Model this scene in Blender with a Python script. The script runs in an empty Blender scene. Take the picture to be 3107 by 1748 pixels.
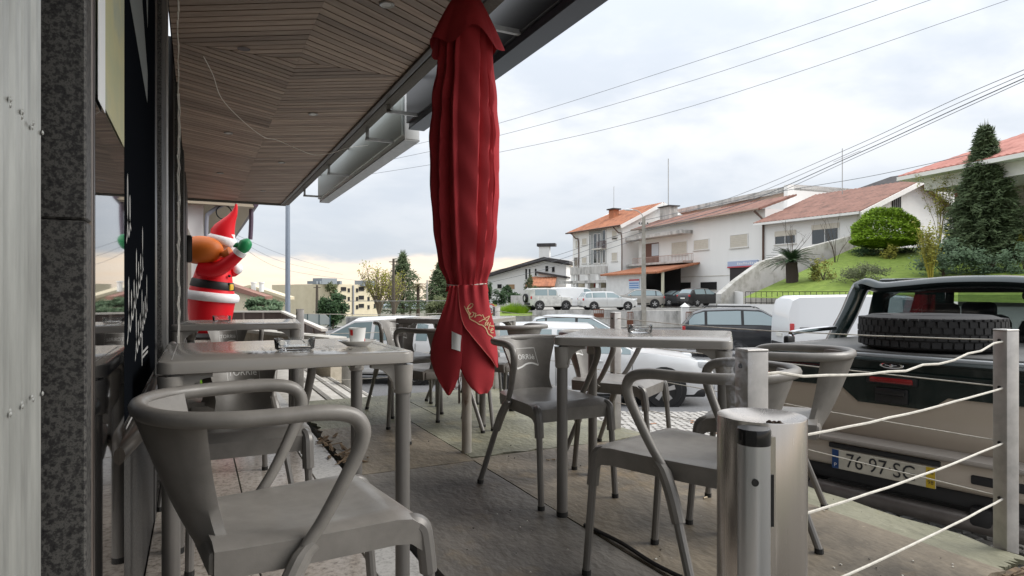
import bpy, bmesh, math, random
from math import sin, cos, pi, radians as R, sqrt, atan2, tan
from mathutils import Vector as V, Matrix
random.seed(7)
# ------------------------------------------------------------------ camera, world, sun, exposure
SC = bpy.context.scene
F, CX, HY, HC, YAW = 1930.0, 1553.5, 890.0, 0.92, R(26.4)
CY, SY = cos(YAW), sin(YAW)
cam = bpy.data.objects.new('camera', bpy.data.cameras.new('camera')); SC.collection.objects.link(cam)
cam.data.sensor_width = 36.0; cam.data.lens = 36.0 * F / 3107.0
cam.data.shift_y = (HY - 874.0) / 3107.0
cam.data.clip_start = 0.05; cam.data.clip_end = 3000
cam.location = (0, 0, HC); cam.rotation_euler = (R(90), 0, -YAW)
SC.camera = cam
SUN_AZ, SUN_EL = R(112), R(38)           # azimuth from +Y towards +X
W = bpy.data.worlds.new('World'); SC.world = W; W.use_nodes = True
nt = W.node_tree; nt.nodes.clear()
def wn(t, **k):
    n = nt.nodes.new(t)
    for a, b in k.items(): setattr(n, a, b)
    return n
def wmath(op, a, b=None, clamp=False):
    n = wn('ShaderNodeMath', operation=op, use_clamp=clamp)
    for i, q in enumerate((a, b)):
        if q is None: continue
        if isinstance(q, (int, float)): n.inputs[i].default_value = q
        else: nt.links.new(q, n.inputs[i])
    return n.outputs[0]
def wmix(f, a, b):
    n = wn('ShaderNodeMix', data_type='RGBA')
    for s, q in ((n.inputs[0], f), (n.inputs[6], a), (n.inputs[7], b)):
        if isinstance(q, (int, float)): s.default_value = q
        elif isinstance(q, tuple): s.default_value = (*q, 1)
        else: nt.links.new(q, s)
    return n.outputs[2]
tc = wn('ShaderNodeTexCoord'); sep = wn('ShaderNodeSeparateXYZ'); nt.links.new(tc.outputs['Generated'], sep.inputs[0])
sx_, sy_, sz_ = sep.outputs
zz = wmath('ADD', wmath('ABSOLUTE', sz_), 0.22)
cmb = wn('ShaderNodeCombineXYZ'); nt.links.new(wmath('DIVIDE', sx_, zz), cmb.inputs[0]); nt.links.new(wmath('DIVIDE', sy_, zz), cmb.inputs[1])
def wnoise(scale, detail, rough, dist=0.0, vec=None):
    n = wn('ShaderNodeTexNoise'); n.inputs['Scale'].default_value = scale; n.inputs['Detail'].default_value = detail
    n.inputs['Roughness'].default_value = rough; n.inputs['Distortion'].default_value = dist
    nt.links.new(vec or cmb.outputs[0], n.inputs['Vector']); return n.outputs[0]
n1 = wnoise(1.15, 6, 0.55, 0.25); n2 = wnoise(3.4, 5, 0.5)
cl = wmath('ADD', wmath('MULTIPLY', n1, 0.78), wmath('MULTIPLY', n2, 0.22))
cr = wn('ShaderNodeMapRange', interpolation_type='SMOOTHSTEP'); nt.links.new(cl, cr.inputs[0]); cr.inputs[1].default_value = 0.38; cr.inputs[2].default_value = 0.60
cloud = wmix(cr.outputs[0], (0.335, 0.36, 0.395), (0.505, 0.505, 0.505))
# low grey bank above the sunset band
gb = wn('ShaderNodeMapRange', interpolation_type='SMOOTHSTEP'); nt.links.new(sz_, gb.inputs[0]); gb.inputs[1].default_value = 0.34; gb.inputs[2].default_value = 0.06
cloud = wmix(wmath('MULTIPLY', gb.outputs[0], 0.72), cloud, (0.40, 0.43, 0.475))
# warm clear strip along the horizon, under the cloud edge
edge = wmath('SUBTRACT', sz_, wmath('MULTIPLY', wmath('SUBTRACT', wnoise(2.1, 4, 0.55), 0.5), 0.055))
wb = wn('ShaderNodeMapRange', interpolation_type='SMOOTHSTEP'); nt.links.new(edge, wb.inputs[0]); wb.inputs[1].default_value = 0.064; wb.inputs[2].default_value = 0.046
warm = wmix(wnoise(5.0, 4, 0.6), (.80, 0.62, 0.45), (0.78, 0.70, 0.60))
cloud = wmix(wmath('MULTIPLY', wb.outputs[0], 0.95), cloud, warm)
# overcast skies brighten steadily towards the zenith
gz = wmath('ADD', wmath('MULTIPLY', wmath('MAXIMUM', sz_, 0.0), 1.35), 0.75)
zs = wn('ShaderNodeVectorMath', operation='SCALE'); nt.links.new(cloud, zs.inputs[0]); nt.links.new(gz, zs.inputs['Scale']); cloud = zs.outputs[0]
sky = wn('ShaderNodeTexSky', sky_type='NISHITA', sun_disc=False, sun_elevation=SUN_EL, sun_rotation=SUN_AZ)
sk = wn('ShaderNodeMix', data_type='RGBA', blend_type='MULTIPLY'); sk.inputs[0].default_value = 1
nt.links.new(sky.outputs[0], sk.inputs[6]); sk.inputs[7].default_value = (0.1, 0.1, 0.1, 1)
fin = wmix(0.95, sk.outputs[2], cloud)
bg = wn('ShaderNodeBackground'); bg.inputs[1].default_value = 1.0; nt.links.new(fin, bg.inputs[0])
wo = wn('ShaderNodeOutputWorld'); nt.links.new(bg.outputs[0], wo.inputs[0])
sun = bpy.data.objects.new('sun', bpy.data.lights.new('sun', 'SUN')); SC.collection.objects.link(sun)
sun.data.energy = 1.5; sun.data.angle = R(35); sun.data.color = (1.0, 0.96, 0.9)
sd = V((sin(SUN_AZ) * cos(SUN_EL), cos(SUN_AZ) * cos(SUN_EL), sin(SUN_EL)))
sun.rotation_euler = sd.to_track_quat('Z', 'Y').to_euler(); sun.location = sd * 50
vs = SC.view_settings; vs.view_transform = 'Standard'; vs.look = 'None'; vs.exposure = 1.06; vs.gamma = 1; vs.use_curve_mapping = False
SC.render.engine = 'CYCLES'; SC.cycles.use_denoising = True
SC.cycles.max_bounces = 9; SC.cycles.diffuse_bounces = 5; SC.cycles.glossy_bounces = 4; SC.cycles.transmission_bounces = 8; SC.cycles.transparent_max_bounces = 10
SC.cycles.caustics_reflective = False; SC.cycles.caustics_refractive = False; SC.cycles.sample_clamp_indirect = 6
# ------------------------------------------------------------------ measuring helpers (photograph pixel + depth -> world)
def at(sx, sy, Z):
    X = (sx - CX) / F * Z
    return V((X * CY + Z * SY, -X * SY + Z * CY, HC - (sy - HY) / F * Z))
def pl(sx, sy, h=0.0): return at(sx, sy, (HC - h) * F / (sy - HY))
def depth(p): return p[0] * SY + p[1] * CY
def zg(Z):                                # street level falls away from the terrace
    P = [(-50, -.62), (3, -.64), (6, -.72), (11.5, -.98), (17, -1.15), (25, -1.3), (45, -1.5), (90, -2.6), (200, -6), (400, -10)]
    for (a, b), (c, d) in zip(P, P[1:]):
        if Z <= c: return b + (d - b) * (Z - a) / (c - a)
    return -10
# ------------------------------------------------------------------ materials
MT = {}
def mat(name, col, rough=0.6, metal=0.0, var=0.0, vscale=8.0, bump=0.0, bscale=60.0, col2=None, coat=0.0, trans=0.0, ior=1.45, spec=0.5, rvar=0.0, stretch=None, detail=4, emit=None):
    if name in MT: return MT[name]
    m = bpy.data.materials.new(name); m.use_nodes = True; MT[name] = m
    T = m.node_tree; b = T.nodes['Principled BSDF']
    b.inputs['Base Color'].default_value = (*col, 1); b.inputs['Roughness'].default_value = rough; b.inputs['Metallic'].default_value = metal
    b.inputs['Coat Weight'].default_value = coat; b.inputs['Transmission Weight'].default_value = trans; b.inputs['IOR'].default_value = ior
    b.inputs['Specular IOR Level'].default_value = spec
    if coat: b.inputs['Coat Roughness'].default_value = 0.08
    if emit: b.inputs['Emission Color'].default_value = (*emit[0], 1); b.inputs['Emission Strength'].default_value = emit[1]
    vec = None
    if var or bump or rvar:
        t = T.nodes.new('ShaderNodeTexCoord'); vec = t.outputs['Object']
        if stretch:
            mp = T.nodes.new('ShaderNodeMapping'); mp.inputs['Scale'].default_value = stretch; T.links.new(vec, mp.inputs[0]); vec = mp.outputs[0]
    def noise(s, d=4, r=0.6):
        n = T.nodes.new('ShaderNodeTexNoise'); n.inputs['Scale'].default_value = s; n.inputs['Detail'].default_value = d; n.inputs['Roughness'].default_value = r
        T.links.new(vec, n.inputs['Vector']); return n.outputs[0]
    if var:
        c2 = col2 or tuple(max(0, c * (1 - var)) for c in col)
        n = noise(vscale, detail); mr = T.nodes.new('ShaderNodeMapRange'); T.links.new(n, mr.inputs[0]); mr.inputs[1].default_value = 0.35; mr.inputs[2].default_value = 0.68
        mx = T.nodes.new('ShaderNodeMix'); mx.data_type = 'RGBA'; mx.inputs[6].default_value = (*col, 1); mx.inputs[7].default_value = (*c2, 1)
        T.links.new(mr.outputs[0], mx.inputs[0]); T.links.new(mx.outputs[2], b.inputs['Base Color'])
    if rvar:
        n = noise(vscale * 1.7); mr = T.nodes.new('ShaderNodeMapRange'); T.links.new(n, mr.inputs[0]); mr.inputs[3].default_value = max(0.02, rough - rvar); mr.inputs[4].default_value = rough + rvar
        T.links.new(mr.outputs[0], b.inputs['Roughness'])
    if bump:
        bp = T.nodes.new('ShaderNodeBump'); bp.inputs['Strength'].default_value = bump; bp.inputs['Distance'].default_value = 0.02
        T.links.new(noise(bscale, 3), bp.inputs['Height']); T.links.new(bp.outputs[0], b.inputs['Normal'])
    return m
def ramp_mat(name, stops, scale, rough=0.6, detail=6, bump=0.0, stretch=None, spec=0.5, coat=0, bscale=None, rand=0.0, kind='noise'):
    """noise -> colour ramp; rand shifts the tone from object to object"""
    if name in MT: return MT[name]
    m = bpy.data.materials.new(name); m.use_nodes = True; MT[name] = m; T = m.node_tree; b = T.nodes['Principled BSDF']
    b.inputs['Roughness'].default_value = rough; b.inputs['Specular IOR Level'].default_value = spec; b.inputs['Coat Weight'].default_value = coat
    t = T.nodes.new('ShaderNodeTexCoord'); vec = t.outputs['Object']
    if rand:
        oi = T.nodes.new('ShaderNodeObjectInfo'); ad = T.nodes.new('ShaderNodeVectorMath'); ad.operation = 'MULTIPLY_ADD'
        cb = T.nodes.new('ShaderNodeCombineXYZ')
        for i in range(3): T.links.new(oi.outputs['Random'], cb.inputs[i])
        ad.inputs[1].default_value = (37, 91, 53); T.links.new(cb.outputs[0], ad.inputs[0]); T.links.new(vec, ad.inputs[2]); vec = ad.outputs[0]
    if stretch:
        mp = T.nodes.new('ShaderNodeMapping'); mp.inputs['Scale'].default_value = stretch; T.links.new(vec, mp.inputs[0]); vec = mp.outputs[0]
    if kind == 'voronoi':
        n = T.nodes.new('ShaderNodeTexVoronoi'); n.inputs['Scale'].default_value = scale; out = n.outputs['Color']
    else:
        n = T.nodes.new('ShaderNodeTexNoise'); n.inputs['Scale'].default_value = scale; n.inputs['Detail'].default_value = detail; n.inputs['Roughness'].default_value = 0.65; out = n.outputs[0]
    T.links.new(vec, n.inputs['Vector'])
    r = T.nodes.new('ShaderNodeValToRGB'); T.links.new(out, r.inputs[0]); cr = r.color_ramp
    while len(cr.elements) < len(stops): cr.elements.new(0.5)
    for e, (p, c) in zip(cr.elements, stops): e.position = p; e.color = (*c, 1)
    co = r.outputs[0]
    if rand:
        mr = T.nodes.new('ShaderNodeMapRange'); T.links.new(oi.outputs['Random'], mr.inputs[0]); mr.inputs[3].default_value = 1 - rand; mr.inputs[4].default_value = 1 + rand
        hs = T.nodes.new('ShaderNodeHueSaturation'); T.links.new(mr.outputs[0], hs.inputs['Value']); T.links.new(co, hs.inputs['Color']); co = hs.outputs[0]
    T.links.new(co, b.inputs['Base Color'])
    if bump:
        n2 = T.nodes.new('ShaderNodeTexNoise'); n2.inputs['Scale'].default_value = bscale or scale; n2.inputs['Detail'].default_value = 5; T.links.new(vec, n2.inputs['Vector'])
        bp = T.nodes.new('ShaderNodeBump'); bp.inputs['Strength'].default_value = bump; bp.inputs['Distance'].default_value = 0.015
        T.links.new(n2.outputs[0], bp.inputs['Height']); T.links.new(bp.outputs[0], b.inputs['Normal'])
    return m
def glass_mat(name, tint=(0.9, 0.95, 0.95), rough=0.0, opac=0.35, dark=(0.02, 0.025, 0.03), fres=1.5):
    """thin window pane: part see-through, part dark, mirror coat"""
    if name in MT: return MT[name]
    m = bpy.data.materials.new(name); m.use_nodes = True; MT[name] = m; T = m.node_tree; T.nodes.clear()
    o = T.nodes.new('ShaderNodeOutputMaterial'); tr = T.nodes.new('ShaderNodeBsdfTransparent'); tr.inputs[0].default_value = (*tint, 1)
    pb = T.nodes.new('ShaderNodeBsdfPrincipled'); pb.inputs['Base Color'].default_value = (*dark, 1); pb.inputs['Roughness'].default_value = 0.04 + rough; pb.inputs['Specular IOR Level'].default_value = 0.9
    gl = T.nodes.new('ShaderNodeBsdfGlossy'); gl.inputs['Roughness'].default_value = 0.02 + rough
    fr = T.nodes.new('ShaderNodeFresnel'); fr.inputs[0].default_value = fres
    m1 = T.nodes.new('ShaderNodeMixShader'); m1.inputs[0].default_value = opac; T.links.new(tr.outputs[0], m1.inputs[1]); T.links.new(pb.outputs[0], m1.inputs[2])
    m2 = T.nodes.new('ShaderNodeMixShader'); T.links.new(fr.outputs[0], m2.inputs[0]); T.links.new(m1.outputs[0], m2.inputs[1]); T.links.new(gl.outputs[0], m2.inputs[2])
    T.links.new(m2.outputs[0], o.inputs[0]); return m
# ------------------------------------------------------------------ mesh helpers
COL = SC.collection
class MB:
    def __init__(s): s.v = []; s.f = []
    def add(s, vs, fs):
        o = len(s.v); s.v += [tuple(p) for p in vs]; s.f += [tuple(i + o for i in f) for f in fs]; return s
    def box(s, c, d, rz=0.0, M=None):
        x, y, z = d[0] / 2, d[1] / 2, d[2] / 2; C, S = cos(rz), sin(rz); vs = []
        for a in (-x, x):
            for b in (-y, y):
                for e in (-z, z):
                    p = V((c[0] + a * C - b * S, c[1] + a * S + b * C, c[2] + e)); vs.append(M @ p if M else p)
        return s.add(vs, [(0, 1, 3, 2), (4, 6, 7, 5), (0, 4, 5, 1), (2, 3, 7, 6), (0, 2, 6, 4), (1, 5, 7, 3)])
    def bx(s, lo, hi): return s.box([(a + b) / 2 for a, b in zip(lo, hi)], [b - a for a, b in zip(lo, hi)])
    def rbox(s, c, d, b=0.01, seg=2, M=None):
        bm = bmesh.new(); bmesh.ops.create_cube(bm, size=1.0)
        for q in bm.verts: q.co = V((q.co.x * d[0], q.co.y * d[1], q.co.z * d[2]))
        bmesh.ops.bevel(bm, geom=bm.edges[:], offset=min(b, min(d) * 0.48), segments=seg, profile=0.5, affect='EDGES')
        bm.verts.index_update(); vs = [q.co + V(c) for q in bm.verts]
        if M: vs = [M @ p for p in vs]
        s.add(vs, [[q.index for q in f.verts] for f in bm.faces]); bm.free(); return s
    def beam(s, a, b, w, h):
        """rectangular bar from a to b, w across, h high"""
        a, b = V(a), V(b); t = (b - a).normalized(); up = V((0, 0, 1)) if abs(t.z) < 0.95 else V((1, 0, 0)); sd = t.cross(up).normalized(); up = sd.cross(t)
        vs = [p + sd * i * w / 2 + up * j * h / 2 for p in (a, b) for i, j in ((-1, -1), (1, -1), (1, 1), (-1, 1))]
        return s.add(vs, [(3, 2, 1, 0), (4, 5, 6, 7)] + [(i, (i + 1) % 4, 4 + (i + 1) % 4, 4 + i) for i in range(4)])
    def tube(s, P, r, n=8, cap=True, flat=1.0):
        P = [V(p) for p in P]; k = len(P); rr = r if isinstance(r, (list, tuple)) else [r] * k
        T = [(P[min(i + 1, k - 1)] - P[max(i - 1, 0)]).normalized() for i in range(k)]
        u = T[0].orthogonal().normalized(); vs = []
        if abs(T[0].z) < 0.9: u = (V((0, 0, 1)) - T[0] * T[0].z).normalized()
        for i in range(k):
            u = (u - T[i] * u.dot(T[i])).normalized(); w = T[i].cross(u)
            vs += [P[i] + (u * cos(2 * pi * j / n) + w * sin(2 * pi * j / n) * flat) * rr[i] for j in range(n)]
        fs = [(i * n + j, i * n + (j + 1) % n, (i + 1) * n + (j + 1) % n, (i + 1) * n + j) for i in range(k - 1) for j in range(n)]
        if cap: fs += [tuple(range(n))[::-1], tuple((k - 1) * n + j for j in range(n))]
        return s.add(vs, fs)
    def lathe(s, prof, n=20, c=(0, 0, 0), M=None, cap=True):
        vs = []; k = len(prof)
        for (r, z) in prof:
            for j in range(n):
                p = V((c[0] + r * cos(2 * pi * j / n), c[1] + r * sin(2 * pi * j / n), c[2] + z)); vs.append(M @ p if M else p)
        fs = [(i * n + j, i * n + (j + 1) % n, (i + 1) * n + (j + 1) % n, (i + 1) * n + j) for i in range(k - 1) for j in range(n)]
        if cap: fs += [tuple(range(n))[::-1], tuple((k - 1) * n + j for j in range(n))]
        return s.add(vs, fs)
    def ell(s, c, d, n=14, m=9, M=None):
        prof = [(max(1e-4, sin(pi * i / m)), -cos(pi * i / m)) for i in range(m + 1)]; vs = []
        for (r, z) in prof:
            for j in range(n):
                p = V((c[0] + d[0] * r * cos(2 * pi * j / n), c[1] + d[1] * r * sin(2 * pi * j / n), c[2] + d[2] * z)); vs.append(M @ p if M else p)
        return s.add(vs, [(i * n + j, i * n + (j + 1) % n, (i + 1) * n + (j + 1) % n, (i + 1) * n + j) for i in range(m) for j in range(n)])
    def prism(s, P, vec):
        P = [V(p) for p in P]; vec = V(vec); n = len(P)
        return s.add(P + [p + vec for p in P], [tuple(range(n))[::-1], tuple(range(n, 2 * n))] + [(i, (i + 1) % n, n + (i + 1) % n, n + i) for i in range(n)])
    def grid(s, fn, nu, nv, wrap=False):
        vs = [fn(i / nu, j / nv) for j in range(nv + 1) for i in range(nu + (0 if wrap else 1))]; w = nu if wrap else nu + 1
        return s.add(vs, [(j * w + i, j * w + (i + 1) % w, (j + 1) * w + (i + 1) % w, (j + 1) * w + i) for j in range(nv) for i in range(nu)])
    def slab(s, fn, nu, nv, off):
        """double-skinned grid; off(u,v) is the thickness vector"""
        top = [V(fn(i / nu, j / nv)) for j in range(nv + 1) for i in range(nu + 1)]
        bot = [p + V(off(i / nu, j / nv)) for p, (i, j) in zip(top, [(i, j) for j in range(nv + 1) for i in range(nu + 1)])]
        w = nu + 1; N = len(top); fs = []
        for j in range(nv):
            for i in range(nu):
                q = (j * w + i, j * w + i + 1, (j + 1) * w + i + 1, (j + 1) * w + i); fs += [q, tuple(N + k for k in q[::-1])]
        rim = [i for i in range(w)] + [j * w + nu for j in range(1, nv + 1)] + [nv * w + i for i in range(nu - 1, -1, -1)] + [j * w for j in range(nv - 1, 0, -1)]
        for a, b in zip(rim, rim[1:] + rim[:1]): fs.append((b, a, N + a, N + b))
        return s.add(top + bot, fs)
    def mesh(s, name='mesh', smooth=35):
        me = bpy.data.meshes.new(name); me.from_pydata(s.v, [], s.f); me.update()
        if smooth:
            me.polygons.foreach_set('use_smooth', [True] * len(me.polygons))
            me.set_sharp_from_angle(angle=R(smooth))
        return me
    def build(s, name, m=None, parent=None, smooth=35, fix=True):
        me = s.mesh(name, smooth)
        if fix:
            bm = bmesh.new(); bm.from_mesh(me); bmesh.ops.recalc_face_normals(bm, faces=bm.faces); bm.to_mesh(me); bm.free()
        return link(name, me, m, parent)
def link(name, me, m=None, parent=None):
    o = bpy.data.objects.new(name, me); COL.objects.link(o)
    if m and not me.materials: me.materials.append(m)
    if parent: o.parent = parent
    return o
def tag(o, label=None, cat=None, group=None, kind=None):
    if label: o['label'] = label
    if cat: o['category'] = cat
    if group: o['group'] = group
    if kind: o['kind'] = kind
    return o
def thing(name, label, cat, loc=(0, 0, 0), rz=0.0, group=None):
    o = bpy.data.objects.new(name, None); COL.objects.link(o); o.location = loc; o.rotation_euler = (0, 0, rz); o.empty_display_size = 0.1
    return tag(o, label, cat, group)
def copy_tree(o, parent=None):
    c = o.copy(); COL.objects.link(c); c.parent = parent
    for ch in list(o.children): copy_tree(ch, c)
    return c
def crom(P, k=5, closed=False):
    P = [V(p) for p in P]; n = len(P); out = []
    for i in range(n if closed else n - 1):
        g = (lambda j: P[j % n]) if closed else (lambda j: P[min(max(j, 0), n - 1)])
        p0, p1, p2, p3 = g(i - 1), g(i), g(i + 1), g(i + 2)
        for t in range(k):
            t /= k; out.append(0.5 * ((2 * p1) + (p2 - p0) * t + (2 * p0 - 5 * p1 + 4 * p2 - p3) * t * t + (3 * p1 - p0 - 3 * p2 + p3) * t ** 3))
    if not closed: out.append(P[-1])
    return out
def text_mesh(txt, size=1.0, shear=0.0, ext=0.0):
    """centred flat lettering as verts/faces in XY"""
    cu = bpy.data.curves.new('lettering', 'FONT'); cu.body = txt; cu.size = size; cu.align_x = 'CENTER'; cu.align_y = 'CENTER'; cu.shear = shear; cu.extrude = ext; cu.resolution_u = 3
    o = bpy.data.objects.new('lettering', cu); COL.objects.link(o); dg = bpy.context.evaluated_depsgraph_get(); me = bpy.data.meshes.new_from_object(o.evaluated_get(dg))
    vs = [v.co.copy() for v in me.vertices]; fs = [tuple(p.vertices) for p in me.polygons]
    bpy.data.objects.remove(o); bpy.data.meshes.remove(me); return vs, fs
def ribbon(P, w):
    """flat 2-D stroke: list of (x,y) -> verts, faces"""
    P = [V((p[0], p[1], 0)) for p in P]; n = len(P); vs = []
    for i in range(n):
        t = (P[min(i + 1, n - 1)] - P[max(i - 1, 0)]).normalized(); s = V((-t.y, t.x, 0)) * w / 2; vs += [P[i] + s, P[i] - s]
    return vs, [(2 * i, 2 * i + 1, 2 * i + 3, 2 * i + 2) for i in range(n - 1)]
# ------------------------------------------------------------------ setting: ground, road, pavements
m_asph = ramp_mat('asphalt', [(0.3, (.11, .112, .118)), (0.7, (.18, .182, .188))], 30, rough=.85, bump=.25, bscale=220)
m_conc = ramp_mat('concrete', [(0.3, (.26, .25, .23)), (0.7, (.42, .41, .38))], 3.0, rough=.85, bump=.2, bscale=50)
m_grass = ramp_mat('grass', [(0.25, (.10, .15, .02)), (0.5, (.17, .25, .03)), (0.75, (.24, .31, .06))], 2.6, rough=.9, bump=.8, bscale=60, detail=10)
m_earth = ramp_mat('earth', [(0.3, (.10, .10, .07)), (0.7, (.17, .17, .13))], .6, rough=.95)
def cam_xy(X, Z): return (X * CY + Z * SY, -X * SY + Z * CY)
def sheet(name, X0, X1, Zs, dz, m, kind='structure', nx=24):
    g = MB(); n = len(Zs) - 1
    def fn(u, v):
        k = v * n; i = min(int(k), n - 1); Z = Zs[i] + (Zs[i + 1] - Zs[i]) * (k - i); X = X0 + (X1 - X0) * u
        return (*cam_xy(X, Z), zg(Z) + dz)
    o = g.grid(fn, nx, n).build(name, m, smooth=60); return tag(o, kind=kind)
sheet('ground', -900, 900, [-40, -8, 0, 3, 6, 9, 11.5, 14, 17, 21, 25, 35, 45, 60, 90, 200, 400, 900], -.03, m_earth)
sheet('road', -45, 70, [9.5, 10, 11.5, 13, 15, 17, 19, 21, 23, 25, 28, 32, 36, 40, 44], 0, m_asph)
def strip(name, X0, X1, Z0, Z1, h, m):
    g = MB(); a = [cam_xy(X0, Z0), cam_xy(X1, Z0), cam_xy(X1, Z1), cam_xy(X0, Z1)]; zs = [zg(Z0), zg(Z0), zg(Z1), zg(Z1)]
    vs = [(*p, z - .1) for p, z in zip(a, zs)] + [(*p, z + h) for p, z in zip(a, zs)]
    g.add(vs, [(3, 2, 1, 0), (4, 5, 6, 7)] + [(i, (i + 1) % 4, 4 + (i + 1) % 4, 4 + i) for i in range(4)])
    return tag(g.build(name, m, smooth=None), kind='structure')
strip('pavement', 3.6, 30, 16.6, 18.9, .13, m_conc)
strip('kerb', 3.5, 30, 16.42, 16.6, .14, mat('kerbstone', (.38, .37, .35), .8, var=.4, vscale=5))
strip('pavement', -30, 30, 43.6, 44.9, .12, m_conc)
strip('pavement', -30, -1.2, 9.3, 10.6, .05, m_conc)
# cobbled apron between the terrace and the road: nearest setts are single stones, the rest one mass
m_cob = ramp_mat('granite_sett', [(0.3, (.25, .24, .225)), (0.7, (.46, .445, .42))], 26, rough=.7, bump=.35, bscale=90, rand=.22)
cobs = sheet('cobbled_ground', -9, 9, [-3, 0, 1.5, 3, 4, 5, 6, 7, 8, 9, 9.6], .003, mat('joint_sand', (.16, .15, .135), .95, var=.4, vscale=20))
cm = []
for k in range(5):
    g = MB(); rr = random.Random(k); d = .047
    cs = [(sx * (d - rr.random() * .006), sy * (d - rr.random() * .006)) for sx, sy in ((-1, -1), (1, -1), (1, 1), (-1, 1))]
    top = [(x * .8, y * .8, .028 + rr.random() * .006) for x, y in cs]; mid = [(x, y, .014) for x, y in cs]; bot = [(x, y, -.02) for x, y in cs]
    g.add(bot + mid + top, [(8, 9, 10, 11)] + [(4 * l + i, 4 * l + (i + 1) % 4, 4 * l + 4 + (i + 1) % 4, 4 * l + 4 + i) for l in (0, 1) for i in range(4)])
    me = g.mesh('sett', 50); me.materials.append(m_cob); cm.append((me, g))
spots = []
for i in range(int(9.6 / .105)):
    for j in range(int(10.5 / .105)):
        x = 2.1 + i * .105 + (.05 if j % 2 else 0); y = -.5 + j * .105
        if x < 2.72 and y < 5.75: continue
        X, Z = x * CY - y * SY, x * SY + y * CY
        if Z < 1.2 or Z > 9.55 or abs(X) > Z * .86: continue
        sxp, syp = CX + F * X / Z, HY + (HC + .65) * F / Z
        if syp > 1800 or sxp > 3150: continue
        inw = 1 if (sxp > 2560 and syp > 1480) or (1870 < sxp < 2250 and 1200 < syp < 1340) else 0
        spots.append((-inw * 100 + Z, x, y))
spots.sort(); rest = MB()
for k, (q, x, y) in enumerate(spots):
    jx, jy, a, dz = random.uniform(-.006, .006), random.uniform(-.006, .006), random.uniform(-.12, .12) + random.choice((0, pi / 2, pi)), random.uniform(-.008, .006)
    z = zg(depth((x, y))) + dz + .004
    if k < 290:
        o = link('sett', random.choice(cm)[0], None, cobs); o.location = (x + jx, y + jy, z); o.rotation_euler = (0, 0, a)
    else:
        g = random.choice(cm)[1]; C, S = cos(a), sin(a); rest.add([(x + jx + p[0] * C - p[1] * S, y + jy + p[0] * S + p[1] * C, z + p[2]) for p in g.v], g.f)
tag(rest.build('distant_setts', m_cob, cobs, 50), kind='stuff')
# ------------------------------------------------------------------ terrace floor: granite slabs along the shop front
m_gran = ramp_mat('granite_floor', [(0.30, (.14, .12, .105)), (0.46, (.34, .30, .265)), (0.60, (.45, .41, .365)), (0.75, (.24, .215, .195))], 55, rough=.2, detail=8, rand=.10, spec=.6)
m_gran2 = ramp_mat('pale_granite', [(0.32, (.26, .25, .24)), (0.5, (.46, .45, .43)), (0.72, (.52, .51, .49))], 70, rough=.45, detail=7, rand=.08)
tf = tag(MB().bx((-.6, -1.5, -.9), (.69, 14.2, -.012)).build('terrace_floor', mat('mortar', (.07, .065, .06), .9), smooth=None), kind='structure')
sl = {}
def slab_piece(w, l, m, nm):
    if (w, l, nm) not in sl:
        me = MB().rbox((0, 0, 0), (w, l, .03), .002, 1).mesh(nm, 30); me.materials.append(m); sl[(w, l, nm)] = me
    return sl[(w, l, nm)]
y = -1.2; k = 0
while y < 13.9:
    for x0, w in ((-.15, .335), (.19, .335)):
        o = link('floor_slab', slab_piece(w, .595, m_gran, 'floor_slab'), None, tf); o.location = (x0 + w / 2, y + .3 + (.0 if x0 < 0 else .0), -.015 + random.uniform(-.0008, .0008))
    y += .6
y = -1.2
while y < 13.9:
    o = link('edge_slab', slab_piece(.155, .995, m_gran2, 'edge_slab'), None, tf); o.location = (.609, y + .5, -.0152); y += 1.0
tag(tf, kind='structure')
# ------------------------------------------------------------------ plywood deck
def ply_mat(name, a, b, c):
    m = ramp_mat(name, [(0.30, a), (0.5, b), (0.70, c)], 2.3, rough=.58, detail=10, bump=.55, stretch=(1, .55, 1), bscale=34, spec=.45)
    T = m.node_tree; b_ = T.nodes['Principled BSDF']; src = b_.inputs['Base Color'].links[0].from_socket; tc_ = T.nodes.new('ShaderNodeTexCoord')
    def layer(src, scale, st, lo, hi, col, amt, det=6):           # worn streaks, scuffs and stains
        mp = T.nodes.new('ShaderNodeMapping'); mp.inputs['Scale'].default_value = st; T.links.new(tc_.outputs['Object'], mp.inputs[0]); n = T.nodes.new('ShaderNodeTexNoise'); n.inputs['Scale'].default_value = scale; n.inputs['Detail'].default_value = det; n.inputs['Roughness'].default_value = .7; T.links.new(mp.outputs[0], n.inputs['Vector'])
        r = T.nodes.new('ShaderNodeMapRange'); T.links.new(n.outputs[0], r.inputs[0]); r.inputs[1].default_value = lo; r.inputs[2].default_value = hi; r.inputs[4].default_value = amt
        x = T.nodes.new('ShaderNodeMix'); x.data_type = 'RGBA'; T.links.new(r.outputs[0], x.inputs[0]); T.links.new(src, x.inputs[6]); x.inputs[7].default_value = (*col, 1); return x.outputs[2]
    src = layer(src, 1.1, (1, 1, 1), .50, .66, tuple(.45 * v for v in a), .75); src = layer(src, 9, (1.0, .12, 1), .56, .70, tuple(.6 * v for v in a), .6); src = layer(src, 60, (1, .25, 1), .66, .74, tuple(min(.5, 1.9 * v) for v in c), .55, 3); src = layer(src, 1.7, (1, 1, 1), .56, .70, (c[0] * 1.15, c[1] * 1.0, c[2] * .72), .6)
    T.links.new(src, b_.inputs['Base Color']); return m
m_ply = ply_mat('worn_plywood', (.10, .083, .06), (.18, .15, .11), (.265, .222, .162))
m_plyg = ply_mat('mossy_plywood', (.12, .118, .08), (.21, .205, .142), (.29, .28, .205))
m_plyd = ply_mat('dark_plywood', (.095, .088, .08), (.15, .138, .122), (.205, .185, .158))
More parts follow.
